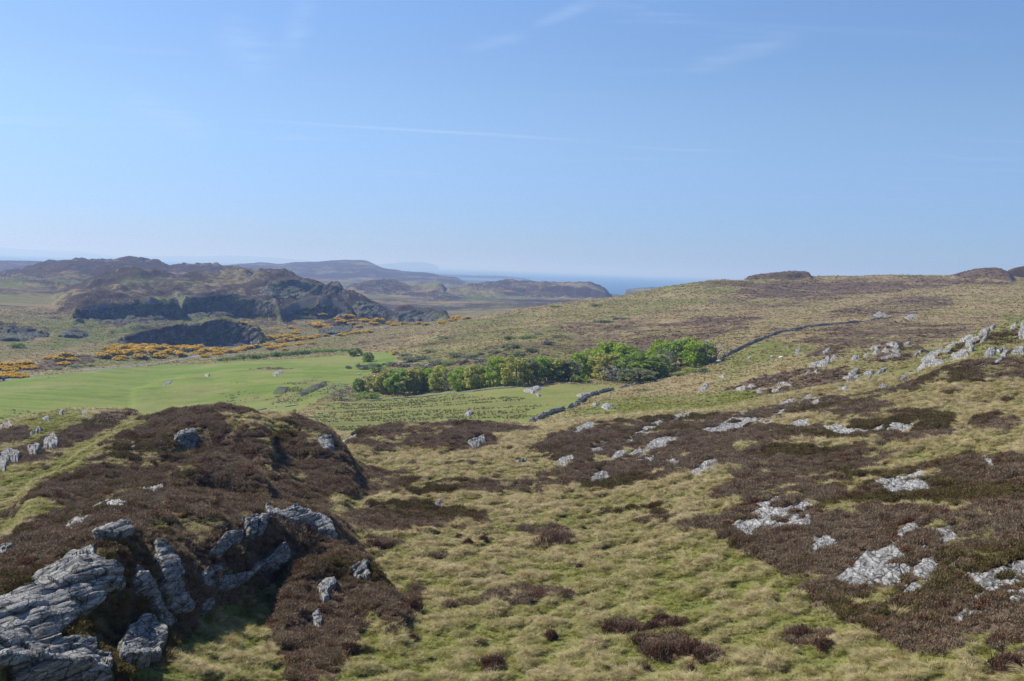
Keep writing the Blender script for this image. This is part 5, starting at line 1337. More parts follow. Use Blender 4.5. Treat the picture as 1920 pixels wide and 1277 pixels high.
# rushes in the wet field, in loose rows
s, t, d = throw(90000, 150, 420, 0.9)
x, y = d * np.sin(s), d * np.cos(s)
ok = (sample(PA, s, t) > 0.3) & (rng.random(len(s)) < sstep(0.25, 0.8, sample(RU, s, t)) * sstep(0.44, 0.62, vnoise(x / 16 + 0.3 * y / 16, y / 2.6, 8)) + 0.0008)
s, t, d, x, y = (q[ok] for q in (s, t, d, x, y))
k = len(s)
def rush_material():
    mt, tt = new_mat('rushes')
    tint = tt.n('ShaderNodeAttribute', attribute_name='tint').outputs['Fac']
    hue = tt.n('ShaderNodeAttribute', attribute_name='hue', attribute_type='INSTANCER').outputs['Fac']
    finish(tt, tt.mix(hue, tt.mix(tint, rgb(0.05, 0.075, 0.02), rgb(0.16, 0.20, 0.06)), tt.mix(tint, rgb(0.10, 0.08, 0.03), rgb(0.26, 0.21, 0.10))), 0.8, trans=0.2)
    return mt
_rm = rush_material()
RT = [grass_tuft(41, 30, 0.6, 0.1), grass_tuft(42, 30, 0.55, 0.15)]
for o_ in RT:
    fatten(o_, 2.6)
    o_.data.materials[0] = _rm
sc = 0.55 * (0.7 + 0.0014 * d) * rng.uniform(0.5, 1.4, k)
scatter('rushes', np.c_[x, y, sample(ZZ, s, t) - 0.04], np.c_[rng.normal(0, 0.1, (k, 2)), rng.uniform(0, 6.28, k)], np.c_[sc, sc, sc], rng.integers(0, 2, k), rng.random(k) ** 2, RT, 2)
print('rushes', k)

# loose boulders and broken rock over the far heath, too many and too small to name
s, t, d = throw(60000, 520, 2600, 0.8)
x, y = d * np.sin(s), d * np.cos(s)
bmp = sample(BUMP, s, t)
ok = (bmp > 1.2) & (s < 0.12) & (rng.random(len(s)) < 0.10 + 1.6 * np.clip(fbm(x / 60, y / 60, 4, 101), 0, 1)) & (sample(ZZ, s, t) > 2)
s, t, d, x, y = (q[ok] for q in (s, t, d, x, y))
k = len(s)
def boulder(seed):
    v, f = [], []
    r = np.random.default_rng(seed)
    for i in range(5):
        z_ = -0.35 + 0.85 * i / 4
        rr = (0.55, 0.62, 0.55, 0.40, 0.14)[i]
        for j in range(8):
            q = rr * r.uniform(0.72, 1.2)
            v.append((math.cos(j * math.pi / 4) * q, math.sin(j * math.pi / 4) * q * 0.8, z_ + r.normal(0, 0.05)))
        if i:
            f += [((i - 1) * 8 + j, (i - 1) * 8 + (j + 1) % 8, i * 8 + (j + 1) % 8, i * 8 + j) for j in range(8)]
    return stock(mesh_from('boulder', v, f, ROCK))
BO = [boulder(61), boulder(62), boulder(63)]
sc = (1.0 + 0.0006 * d) * rng.uniform(0.5, 1.8, k) * (0.7 + 0.5 * rng.random(k) ** 3)
scatter('boulders', np.c_[x, y, sample(ZZ, s, t)], np.c_[rng.normal(0, 0.25, (k, 2)), rng.uniform(0, 6.28, k)], np.c_[sc, sc, sc * 0.75], rng.integers(0, 3, k), rng.random(k), BO, 3)
print('boulders', k)
# ------------------------------------------------------------------ trees, shrubs, gorse
def leaf_material(name, dark, light, trans=0.55):
    mt, t = new_mat(name)
    tint = t.n('ShaderNodeAttribute', attribute_name='tint').outputs['Fac']
    n = t.noise(t.n('ShaderNodeTexCoord').outputs['Object'], 0.9, 3, 0.6)
    c = t.mix(t.math('ADD', t.math('MULTIPLY', tint, 0.7), t.math('MULTIPLY', n, 0.3)), rgb(*dark), rgb(*light))
    finish(t, c, 0.7, None, spec=0.2, trans=trans)
    return mt
LEAF = {
    'bright': leaf_material('fresh_leaves', (0.141, 0.217, 0.023), (0.397, 0.520, 0.072)),
    'green': leaf_material('green_leaves', (0.101, 0.163, 0.030), (0.271, 0.363, 0.076)),
    'dark': leaf_material('dark_leaves', (0.143, 0.226, 0.048), (0.389, 0.518, 0.109)),
    'olive': leaf_material('olive_leaves', (0.186, 0.213, 0.049), (0.498, 0.508, 0.138)),
    'rust': leaf_material('budding_oak_leaves', (0.192, 0.195, 0.044), (0.483, 0.473, 0.131)),
    'grey': leaf_material('grey_willow_leaves', (0.114, 0.136, 0.066), (0.299, 0.329, 0.172)),
    'bare': leaf_material('bare_twigs', (0.123, 0.120, 0.086), (0.298, 0.290, 0.212), 0.1),
    'gorse': leaf_material('gorse_needles', (0.037, 0.056, 0.016), (0.109, 0.132, 0.034)),
    'flower': leaf_material('gorse_flowers', (0.52, 0.32, 0.008), (0.84, 0.55, 0.018), 0.3),
}
def bark_material(name, a, b):
    mt, t = new_mat(name)
    n = t.noise(t.n('ShaderNodeTexCoord').outputs['Object'], 3.0, 5, 0.6)
    finish(t, t.mix(n, rgb(*a), rgb(*b)), 0.9, n, 0.6, 0.03)
    return mt
BARK = bark_material('bark', (0.045, 0.038, 0.030), (0.13, 0.115, 0.095))
BARK_PALE = bark_material('pale_bark', (0.16, 0.15, 0.13), (0.34, 0.32, 0.29))

def tube(pts, rads, n=6):
    v, f = [], []
    pts = [np.asarray(p, float) for p in pts]
    for i, (p, r_) in enumerate(zip(pts, rads)):
        t = pts[min(i + 1, len(pts) - 1)] - pts[max(i - 1, 0)]
        t /= np.linalg.norm(t) + 1e-9
        a = np.cross(t, (0.31, 0.9, 0.2))
        a /= np.linalg.norm(a)
        b_ = np.cross(t, a)
        for k in range(n):
            g = 2 * math.pi * k / n
            v.append(p + r_ * (a * math.cos(g) + b_ * math.sin(g)))
        if i:
            o = (i - 1) * n
            f += [(o + k, o + (k + 1) % n, o + n + (k + 1) % n, o + n + k) for k in range(n)]
    return v, f

def join(parts):
    V_, F_ = [], []
    for v, f in parts:
        o = len(V_)
        V_ += list(v)
        F_ += [tuple(i + o for i in q) for q in f]
    return V_, F_

def leaf_cloud(r, centres, radii, per, size, flatness=0.75):
    """many small leaf sprays round each centre; lighter towards the tips"""
    v, f, c = [], [], []
    for ce, ra in zip(centres, radii):
        m = max(6, int(per * (ra / np.mean(radii)) ** 2))
        dirs = r.normal(0, 1, (m, 3))
        dirs /= np.linalg.norm(dirs, axis=1, keepdims=True)
        rr = ra * r.uniform(0.25, 1.0, m) ** 0.6
        p = ce + dirs * rr[:, None] * np.array([1, 1, flatness])
        tone = r.uniform(0.0, 0.35)
        for q, dv in zip(p, dirs):
            a = r.normal(0, 1, 3)
            a /= np.linalg.norm(a)
            b_ = np.cross(a, dv + r.normal(0, 0.6, 3))
            b_ /= np.linalg.norm(b_) + 1e-9
            s_ = size * r.uniform(0.55, 1.25)
            o = len(v)
            v += [q - a * s_ * 0.5 - b_ * s_ * 0.32, q + a * s_ * 0.1 - b_ * s_ * 0.5, q + a * s_ * 0.62, q + b_ * s_ * 0.5]
            f.append((o, o + 1, o + 2, o + 3))
            c += [np.clip(r.uniform(0.1, 0.8) + tone, 0, 1)] * 4
    return v, f, c

def tree_parts(seed, w, kind, trunks=1, low=0.28, clumps=34, per=62, leaf=0.05, bare=False):
    """meshes of a tree one metre tall and w wide: trunk, limbs, crown"""
    r = np.random.default_rng(seed)
    tr, li, cen, rad = [], [], [], []
    for k in range(trunks):
        ox = (k - (trunks - 1) / 2) * 0.16 * w + r.normal(0, 0.015)
        oy = r.normal(0, 0.03)
        top = np.array([ox * 1.8 + r.normal(0, 0.04), oy * 1.8, 0.62])
        mid = np.array([ox + r.normal(0, 0.02), oy, 0.32])
        rr = 0.030 / math.sqrt(trunks)
        tr.append(tube([(ox, oy, -0.05), (ox, oy, 0.03), mid, top], [rr * 1.5, rr, rr * 0.78, rr * 0.3], 7))
        for j in range(9 if bare else 6):
            h0 = r.uniform(0.45, 1.0)
            st = mid * (1 - h0) + top * h0 if r.random() < 0.75 else np.array([ox, oy, 0.03]) * 0.35 + mid * 0.65
            a = r.uniform(0, 2 * math.pi)
            L = w * r.uniform(0.26, 0.46)
            e2 = st + np.array([math.cos(a) * L, math.sin(a) * L, r.uniform(0.12, 0.33)])
            m2 = st * 0.5 + e2 * 0.5 + np.array([0, 0, -0.02]) + r.normal(0, 0.015, 3)
            li.append(tube([st, m2, e2], [rr * 0.5, rr * 0.33, rr * 0.10], 5))
            if bare:
                for _ in range(7):
                    s3 = m2 + (e2 - m2) * r.uniform(0, 1)
                    li.append(tube([s3, s3 + np.array([r.normal(0, 0.07), r.normal(0, 0.07), r.uniform(0.02, 0.13)])], [0.0042, 0.0016], 3))
    n = clumps
    for k in range(n):
        a, u = 2 * math.pi * (k * 0.618 + r.uniform(-0.1, 0.1)), (k + 0.5) / n
        zz = low + (0.92 - low) * u
        q = (zz - low) / (0.95 - low)
        prof = math.sqrt(max(0.0, 1 - (max(0, q - 0.38) / 0.64) ** 2)) * (0.78 + 0.22 * min(1, q / 0.3))
        rr = w * 0.5 * prof * r.uniform(0.45, 1.0)
        cen.append(np.array([math.cos(a) * rr, math.sin(a) * rr, zz + r.normal(0, 0.02)]))
        rad.append(r.uniform(0.09, 0.16) * (0.55 + 0.45 * w))
    v, f, c = leaf_cloud(r, cen, rad, per, leaf)
    crown = mesh_from('crown', v, f, LEAF[kind])
    fattr(crown, 'tint', c)
    bk = BARK_PALE if kind in ('bare', 'rust') else BARK
    tv, tf = join(tr)
    lv, lf = join(li)
    return mesh_from('trunk', tv, tf, bk, True), mesh_from('limbs', lv, lf, bk, True), crown

def bush_parts(seed, kind, h=0.55, per=42, clumps=15, leaf=0.07):
    """a rounded shrub one metre wide"""
    r = np.random.default_rng(seed)
    cen, rad, st = [], [], []
    for k in range(clumps):
        a, q = r.uniform(0, 6.28), math.sqrt(r.uniform(0, 1)) * 0.36
        z = h * math.sqrt(max(0.06, 1 - (q / 0.42) ** 2)) * r.uniform(0.45, 0.80)
        cen.append(np.array([math.cos(a) * q, math.sin(a) * q, z]))
        rad.append(r.uniform(0.11, 0.19))
        st.append(tube([(math.cos(a) * 0.06, math.sin(a) * 0.06, -0.06), (cen[-1][0] * 0.6, cen[-1][1] * 0.6, z * 0.55), tuple(cen[-1])], [0.016, 0.011, 0.004], 4))
    v, f, c = leaf_cloud(r, cen, rad, per, leaf, 0.8)
    me = mesh_from('foliage', v, f, LEAF[kind])
    fattr(me, 'tint', c)
    sv, sf = join(st)
    fl = None
    if kind == 'gorse':
        pick = [i for i in range(clumps) if cen[i][2] > h * 0.30 and r.random() < (1.0, 0.9, 0.65)[seed % 3]]
        v, f, c = leaf_cloud(r, [cen[i] + np.array([0, 0, 0.045]) for i in pick], [rad[i] * 1.12 for i in pick], 80, 0.075, 0.8)
        fl = mesh_from('flowers', v, f, LEAF['flower'])
        fattr(fl, 'tint', c)
    return me, mesh_from('stems', sv, sf, BARK, True), fl

def plant(name, label, cat, group, px, py, hpx, wpx, parts, dr, names, sink=0.15, turn=None):
    x, y, z, d = ground_at([px], [py], *dr)[0]
    k = d / FPX
    root = tag(link(name, None, loc=(x, y, z - sink)), label, cat, group)
    root.rotation_euler = (0, 0, random.uniform(0, 6.28) if turn is None else turn)
    root.scale = (wpx * k, wpx * k, hpx * k)
    for me, nm in zip(parts, names):
        if me:
            link(nm, me, root)
    return root

TREES = (
    # column, row of the foot, height, width, kind, label
    (637, 750, 30, 46, 'bare', 'low grey half-bare tree at the left end of the wood, standing apart'),
    (673, 735, 24, 22, 'green', 'small thin green tree between the low grey tree and the wood'),
    (701, 736, 31, 30, 'olive', 'pale olive tree just behind the round green bush'),
    (726, 738, 43, 38, 'rust', 'rust tinged broad tree, first of the tall ones from the left'),
    (748, 741, 45, 40, 'dark', 'dark green tree on several bare trunks near the left end'),
    (774, 739, 44, 36, 'rust', 'rust tinged tree right of the dark green several-trunked tree'),
    (791, 735, 43, 26, 'olive', 'narrow olive tree between a rust tree and a bright low-branched tree'),
    (808, 733, 41, 36, 'bright', 'bright yellow-green tree with branches down to the ground, left third of the wood'),
    (827, 733, 43, 38, 'olive', 'olive tree right of the bright low-branched tree'),
    (846, 733, 40, 30, 'bare', 'grey half-bare tree behind the field boundary, left of a bright green one'),
    (867, 732, 41, 40, 'bright', 'bright green tree above the left white stones of the boundary'),
    (889, 730, 44, 36, 'olive', 'olive tree right of the bright green boundary tree'),
    (899, 726, 42, 32, 'grey', 'grey-green tree left of the bare grey tree'),
    (911, 725, 46, 34, 'bare', 'bare grey tree left of the vivid green dense tree'),
    (931, 724, 52, 38, 'bright', 'vivid green dense tall tree at the middle of the wood'),
    (967, 723, 50, 46, 'olive', 'tall olive-green tree right of the vivid green dense tree'),
    (992, 720, 46, 34, 'grey', 'grey-green tall tree above the striped field outcrop'),
    (1014, 717, 47, 40, 'dark', 'dark green round topped tree right above the striped field outcrop'),
    (1037, 715, 41, 46, 'olive', 'wide olive tree in the middle, right of the dark round topped one'),
    (1066, 715, 38, 40, 'grey', 'wide grey-green tree left of the small bright bush'),
    (1083, 707, 42, 36, 'bright', 'yellow-green tree behind the wide grey-green tree'),
    (1109, 703, 46, 40, 'bright', 'bright dark-edged tree left below the tallest bright crown'),
    (1141, 697, 52, 44, 'bright', 'tallest bright green crown on the left of the upper clump'),
    (1137, 711, 46, 58, 'rust', 'rust-brown oak with a pale forked trunk at the front of the wood'),
    (1168, 699, 48, 60, 'bright', 'large bright crown with dark shade right of the tallest bright crown'),
    (1156, 717, 31, 52, 'bare', 'low grey bare tree under the rust-brown oak'),
    (1206, 711, 44, 78, 'green', 'widest green dome-shaped tree at the front of the wood'),
    (1196, 718, 25, 58, 'grey', 'low grey-olive tree at the wall corner below the green dome'),
    (1196, 690, 34, 46, 'grey', 'pale grey-green tree behind the green dome, half hidden'),
    (1238, 691, 50, 38, 'bright', 'bright green sycamore standing out on top, right part of the wood'),
    (1249, 698, 39, 40, 'bare', 'bare grey tree with one pale straight trunk in front of the sycamore'),
    (1276, 687, 46, 50, 'dark', 'dark olive tree right of the bare pale-trunked tree'),
    (1290, 681, 46, 32, 'olive', 'light topped olive tree behind the dark olive tree'),
    (1310, 686, 44, 46, 'bright', 'bright topped dark tree, last leafy one at the right end'),
    (1337, 679, 38, 54, 'bare', 'bare spreading grey tree at the right end by the hill wall'),
    (665, 668, 15, 21, 'green', 'small lone round tree in the pasture, left and farther of two'),
    (690, 678, 17, 16, 'green', 'small lone leaning tree in the pasture, right and nearer of two'),
)
_made = {}
for i, (px, py, h, w, kind, lab) in enumerate(TREES):
    ratio = 0.7 if w / h < 0.85 else (0.95 if w / h < 1.15 else 1.35)
    key = (kind, ratio, i % 2)
    if key not in _made:
        bare = kind == 'bare'
        _made[key] = tree_parts(300 + i, 1.0, kind, trunks=3 if kind == 'dark' else (2 if ratio > 1.2 else 1), low=0.20 if kind == 'dark' else (0.07 if kind in ('bright', 'green') else 0.12),
                                clumps=26 if bare else 42, per=24 if bare else 66, leaf=0.045 if bare else 0.060, bare=bare)
    plant('tree', lab, 'tree', 'trees of the small wood' if i < 35 else 'lone trees in the pasture', px, py, h * 1.14, w * 1.38, _made[key], (170, 560), ('trunk', 'limbs', 'crown'), 0.25)

_bm = {k: [bush_parts(500 + 10 * j + i, k) for i in range(3)] for j, k in enumerate(('green', 'grey', 'bare', 'gorse', 'olive'))}
def bush(px, py, h, w, kind, label, group, name='shrub', cat='shrub', dr=(180, 900)):
    # the stock bush is about 0.62 tall for 1 wide
    return plant(name, label, cat, group, px, py, h * 2.0, w * 1.4, random.choice(_bm[kind]), dr, ('foliage', 'stems', 'flowers'), 0.1)

for px, py, h, w, k, lab in (
    (689, 747, 14, 44, 'green', 'round smooth green bush at the foot of the left wood end'),
    (949, 724, 18, 20, 'olive', 'small bright bush at the foot of the tall olive-green tree'),
    (1089, 718, 18, 30, 'green', 'bright green bush at the front edge, middle of the wood'),
    (1216, 716, 15, 22, 'olive', 'yellow-green bush by the wall corner'),
    (1262, 697, 12, 26, 'green', 'dark green bush below the bare pale-trunked tree'),
    (1272, 706, 9, 28, 'green', 'low green bush lying out on the rough grass right of the wood'),
    (1291, 699, 10, 22, 'olive', 'middle round bush of the row right of the wood'),
    (1306, 699, 10, 20, 'green', 'green bush of the row, next to the grey one'),
    (1320, 700, 11, 24, 'grey', 'grey-green round bush at the right end of the row'),
    (1210, 734, 6, 40, 'grey', 'low grey willow spreading over the wall bend'),
):
    bush(px, py, h, w, k, lab, 'bushes at the edge of the wood')
SL = 'grey-green willow shrub on the slope behind the wood'
_sl = [
    (958, 655, 13, 40, 'grey', 'largest willow shrub on the slope behind the wood'), (928, 664, 9, 28, 'grey', 'willow shrub just left below the largest one'), (974, 666, 8, 24, 'grey', SL), (952, 670, 8, 16, 'bare', SL), (994, 660, 11, 24, 'grey', 'rounded willow shrub right of the largest one'),
    (1028, 646, 9, 24, 'bare', 'brownish shrub at the right end of the slope thicket'), (992, 636, 10, 28, 'green', 'green shrub at the top of the slope thicket'), (955, 636, 8, 22, 'green', SL), (1010, 628, 6, 20, 'grey', SL), (1050, 632, 5, 30, 'grey', SL),
    (897, 678, 8, 36, 'bare', 'long brownish shrub close behind the left wood'), (890, 669, 6, 15, 'grey', SL), (902, 665, 6, 14, 'grey', SL), (772, 678, 12, 48, 'grey', 'widest willow shrub left of the slope thicket'), (795, 674, 8, 24, 'grey', SL),
    (856, 669, 10, 32, 'grey', 'willow shrub on the straw slope above the left wood'), (880, 672, 8, 22, 'grey', SL), (678, 692, 10, 28, 'bare', 'brownish shrub on the pasture edge left of the wood'), (653, 691, 6, 14, 'bare', SL),
    (700, 689, 9, 32, 'grey', SL), (708, 698, 13, 32, 'green', 'greenest shrub at the pasture edge left of the wood'), (733, 687, 10, 32, 'grey', SL), (757, 687, 8, 32, 'bare', SL), (795, 690, 9, 42, 'bare', 'long brownish shrub above the dark several-trunked tree'),
    (819, 684, 10, 36, 'grey', SL), (844, 684, 9, 24, 'green', SL), (866, 683, 11, 24, 'bare', SL), (760, 668, 6, 26, 'grey', SL), (810, 660, 6, 30, 'grey', SL), (838, 634, 5, 36, 'grey', SL), (1120, 574, 5, 22, 'green', SL), (1040, 576, 4, 24, 'green', SL), (1130, 604, 5, 40, 'grey', SL),
    (1090, 626, 5, 22, 'grey', SL), (1160, 598, 4, 30, 'grey', SL), (28, 653, 10, 30, 'green', 'dark green shrub at the foot of the western knoll'), (107, 694, 6, 16, 'grey', 'grey shrub in the heath by the road, left of another'), (140, 690, 7, 24, 'grey', 'wide grey shrub in the heath by the road'), (166, 688, 6, 18, 'green', 'green shrub on the heath close to the road'),
]
_same = sorted(i for i, q in enumerate(_sl) if q[5] == SL)
_same.sort(key=lambda i: _sl[i][0])
for i, (px, py, h, w, k, lab) in enumerate(_sl):
    if lab == SL:
        lab = '%s %s willow shrub, %s among those scattered behind the wood' % ('wide' if w > 24 else 'small', 'brownish' if k == 'bare' else ('green' if k == 'green' else 'grey-green'), nth(_same.index(i), len(_same)))
    bush(px, py, h, w, k, lab, 'willow shrubs beyond the field')
HL = 'green bush of the hedge along the far side of the pasture'
_hl = ((415, 677, 6, 14), (427, 676, 8, 18), (440, 676, 9, 18), (450, 675, 11, 18), (461, 675, 11, 18), (472, 675, 13, 18), (484, 673, 9, 20), (498, 671, 9, 20), (512, 671, 11, 20), (524, 670, 12, 20), (538, 668, 10, 20), (552, 667, 11, 22), (566, 666, 11, 20), (580, 664, 10, 22), (594, 662, 10, 22), (610, 661, 8, 24), (628, 660, 8, 26), (645, 659, 7, 22))
for i, (px, py, h, w) in enumerate(_hl):
    bush(px, py, h, w, 'green', '%s green bush, %s in the hedge along the far pasture edge' % ('taller' if h > 9 else 'lower', nth(i, len(_hl))), 'hedge bushes of the pasture', 'hedge_bush', 'hedge bush', (300, 700))

GW, GRD, GK, GC = ('yellow flowering gorse bush in the big thicket left of the parked vehicles', 'yellow flowering gorse bush in the strip along the road', 'yellow flowering gorse bush on the broken knolls right of the dark cliff', 'yellow gorse bush on the right edge of the dark cliff')
GL_ = 'yellow gorse bush at the left end of the road, near the picture edge'
for lab, lst in (
    (GW, ((190, 673, 22), (204, 659, 20), (215, 667, 24), (230, 676, 20), (235, 657, 22), (250, 665, 26), (260, 675, 22), (270, 656, 24), (281, 665, 22), (295, 658, 24), (300, 671, 22), (315, 665, 22), (325, 657, 20), (335, 669, 20), (350, 661, 22), (365, 657, 24), (376, 665, 18), (390, 661, 20), (405, 659, 16), (345, 653, 16), (308, 652, 14), (286, 650, 14), (222, 651, 14), (250, 650, 14))),
    (GL_, ((14, 692, 24), (30, 690, 22), (45, 686, 20), (20, 696, 18), (55, 692, 16), (94, 673, 14), (110, 678, 18), (125, 670, 18), (135, 676, 14), (120, 684, 14), (10, 709, 26), (35, 709, 20))),
    (GRD, ((430, 663, 18), (450, 659, 16), (463, 656, 18), (483, 653, 16), (504, 638, 20), (517, 636, 18), (535, 635, 18), (546, 634, 14), (504, 649, 14), (449, 657, 14), (420, 662, 20), (409, 666, 14), (386, 670, 14), (523, 643, 16), (540, 641, 16), (558, 640, 16), (569, 638, 16), (506, 657, 16), (517, 653, 14), (535, 650, 14), (535, 658, 10), (563, 647, 12), (586, 646, 12), (690, 625, 14), (669, 626, 14), (637, 631, 14), (612, 632, 12), (580, 637, 14), (596, 634, 14), (655, 628, 12))),
    (GC, ((454, 607, 10), (466, 611, 8), (477, 617, 9), (488, 626, 10), (497, 633, 8))),
    (GK, ((516, 618, 10), (545, 617, 12), (555, 622, 9), (592, 613, 20), (600, 614, 20), (616, 618, 14), (653, 596, 16), (641, 606, 16), (659, 609, 12), (672, 615, 12), (684, 603, 14), (712, 606, 20), (728, 609, 14), (606, 592, 12), (572, 589, 12), (556, 626, 12), (756, 609, 12), (787, 610, 14), (800, 611, 12), (831, 607, 14), (856, 601, 18), (878, 600, 14), (845, 604, 12), (630, 600, 12), (700, 608, 12), (742, 611, 12), (770, 610, 10), (664, 602, 10))),
):
    srt = sorted(lst)
    for px, py, w in lst:
        short = {GW: 'in the thicket left of the vehicles', GL_: 'at the left end of the road', GRD: 'in the strip along the road', GC: 'on the dark cliff edge', GK: 'on the broken knolls'}[lab]
        own = '%s yellow gorse, %s %s' % ('large' if w > 21 else ('middling' if w > 14 else 'small'), nth(srt.index((px, py, w)), len(srt)), short)
        bush(px, py, w * 0.46, w * 1.25, 'gorse', own, {GW: 'gorse thicket', GL_: 'gorse at the left of the road', GRD: 'gorse along the road', GC: 'gorse on the cliff edge', GK: 'gorse on the knolls'}[lab], 'gorse_bush', 'gorse bush', (300, 1300))
_sc = ((505, 749, 3, 22, 'olive'), (521, 744, 4, 16, 'gorse'), (545, 730, 4, 22, 'green'), (566, 737, 4, 20, 'green'), (576, 747, 3, 26, 'olive'), (586, 731, 4, 22, 'green'), (601, 722, 4, 22, 'green'), (613, 716, 4, 18, 'olive'), (420, 738, 3, 18, 'olive'), (440, 746, 3, 22, 'green'))
for i, (px, py, h, w, k) in enumerate(sorted(_sc)):
    plant('shrub', '%s dark scrub bush, %s around the pasture crag' % ('wide' if w > 20 else 'small', nth(i, len(_sc))), 'shrub', 'scrub around the pasture crag', px, py, h * 1.5, w, _bm['green' if k == 'gorse' else k][i % 3][:2], (200, 480), ('foliage', 'stems'), 0.1)
bush(742, 665, 7, 14, 'gorse', 'single gorse bush at a small rock scar above the pasture', None, 'gorse_bush', 'gorse bush')
bush(1187, 739, 4, 9, 'gorse', 'tiny yellow gorse bush right of the field wall', None, 'gorse_bush', 'gorse bush')

# isolated heather bushes standing in the grass near the path
def heather_bush(px, py, w, h, lab, seed):
    r = np.random.default_rng(seed)
    x, y, z, d = ground_at([px], [py], 26, 90)[0]
    k = d / FPX
    bl = []
    W_, H_ = w * k / 2, h * k
    for i in range(420):
        a, q = r.uniform(0, 6.28), math.sqrt(r.uniform(0, 1))
        lump = 1 + 0.22 * math.sin(3 * a + seed) + 0.15 * math.sin(5 * a + 2 * seed)
        top = np.array([math.cos(a) * q * W_ * lump, math.sin(a) * q * W_ * lump, H_ * math.sqrt(max(0.04, 1 - 0.9 * q * q)) * r.uniform(0.7, 1.12)])
        base = top * np.array([0.8, 0.8, 0.35])
        bl.append(((base, top * 0.5 + base * 0.5 + r.normal(0, 0.02, 3), top + r.normal(0, 0.02, 3)), r.uniform(0.010, 0.022), r.uniform(0.2, 1.0)))
        for _ in range(2):
            s2 = base + (top - base) * r.uniform(0.3, 0.9)
            bl.append(((s2, s2 + r.normal(0, 0.05, 3) + np.array([0, 0, 0.05])), r.uniform(0.010, 0.022), r.uniform(0.4, 1.0)))
    tag(link('heather_bush', blade_mesh('heather_bush', bl, HEATHER_BUSH), loc=(x, y, z - 0.03)), lab, 'heather bush', 'heather bushes standing alone in the grass')
def _hb():
    mt, t = new_mat('old_heather')
    tint = t.n('ShaderNodeAttribute', attribute_name='tint').outputs['Fac']
    n = t.noise(t.n('ShaderNodeTexCoord').outputs['Object'], 1.2, 4, 0.6)
    c = t.mix(tint, rgb(0.065, 0.034, 0.022), rgb(0.20, 0.115, 0.078))
    c = t.mix(t.ramp(n, 0.45, 0.65), c, t.mix(tint, rgb(0.07, 0.052, 0.042), rgb(0.23, 0.175, 0.14)))
    finish(t, c, 0.9, None, spec=0.1, trans=0.12)
    return mt
HEATHER_BUSH = _hb()
for i, (px, py, w, h, lab) in enumerate((
    (1033, 1020, 80, 26, 'wide grey heather bush in the middle of the grass'),
    (706, 1030, 26, 20, 'dark heather bush left of its twin, right of the big mound'), (730, 1030, 24, 16, 'dark heather bush right of its twin, right of the big mound'),
    (770, 1150, 50, 40, 'dark heather bush touching the right foot of the left mound'), (1033, 1200, 24, 22, 'single dark small heather bush in the grass, lower middle'),
    (1150, 1184, 60, 26, 'red-brown heather bush, left one of the lower right patch'), (1180, 1188, 50, 22, 'red-brown heather bush, second of the lower right patch'),
    (1240, 1168, 40, 20, 'heather bush at the top of the lower right patch'), (1225, 1182, 44, 20, 'heather bush in the middle of the lower right patch'), (1262, 1180, 44, 22, 'heather bush at the right end of the patch top'),
    (1235, 1232, 70, 34, 'large dark heather bush at the bottom of the lower right patch'), (1290, 1228, 70, 36, 'large dark heather bush right at the bottom of the lower right patch'), (1320, 1238, 50, 30, 'rightmost heather bush of the lower right patch'),
    (1205, 1260, 34, 18, 'small rust heather bush near the bottom edge, under the patch'), (1295, 1265, 26, 20, 'small dark heather bush near the bottom edge, right under the patch'), (925, 1250, 54, 26, 'grey-brown heather bush low in the middle of the grass'),
    (1500, 1200, 50, 30, 'dark heather bush at the grass edge below the right slope'), (1545, 1218, 40, 26, 'dark heather bush right of another at the foot of the right slope'), (1085, 1070, 18, 14, 'tiny heather tuft by the orange moss'),
    (860, 1012, 18, 12, 'tiny dark heather tuft, left of three below the low mound'), (878, 1022, 22, 14, 'tiny dark heather tuft, middle of three below the low mound'), (906, 1015, 20, 12, 'tiny dark heather tuft, right of three below the low mound'),
    (655, 1225, 40, 26, 'rusty heather bush in the lower left grass'), (1890, 1262, 60, 40, 'dark heather bush in the bottom right corner'),
)):
    heather_bush(px, py, w, h, lab, 700 + i)
# ------------------------------------------------------------------ dry stone walls
def stone_mesh(seed, l, w, h):
    r = np.random.default_rng(seed)
    v = []
    for z in (-1, 1):
        for x, y in ((-1, -1), (1, -1), (1, 1), (-1, 1)):
            v.append((x * l / 2 * r.uniform(0.78, 1.05), y * w / 2 * r.uniform(0.78, 1.05), z * h / 2 * r.uniform(0.75, 1.05)))
    f = [(3, 2, 1, 0), (4, 5, 6, 7), (0, 1, 5, 4), (1, 2, 6, 5), (2, 3, 7, 6), (3, 0, 4, 7)]
    return np.array(v), f
STONES = [stone_mesh(900 + i, 0.62, 0.36, 0.30) for i in range(10)]
COPES = [mesh_from('cope_stone', *stone_mesh(950 + i, 0.26, 0.42, 0.24), ROCK) for i in range(5)]

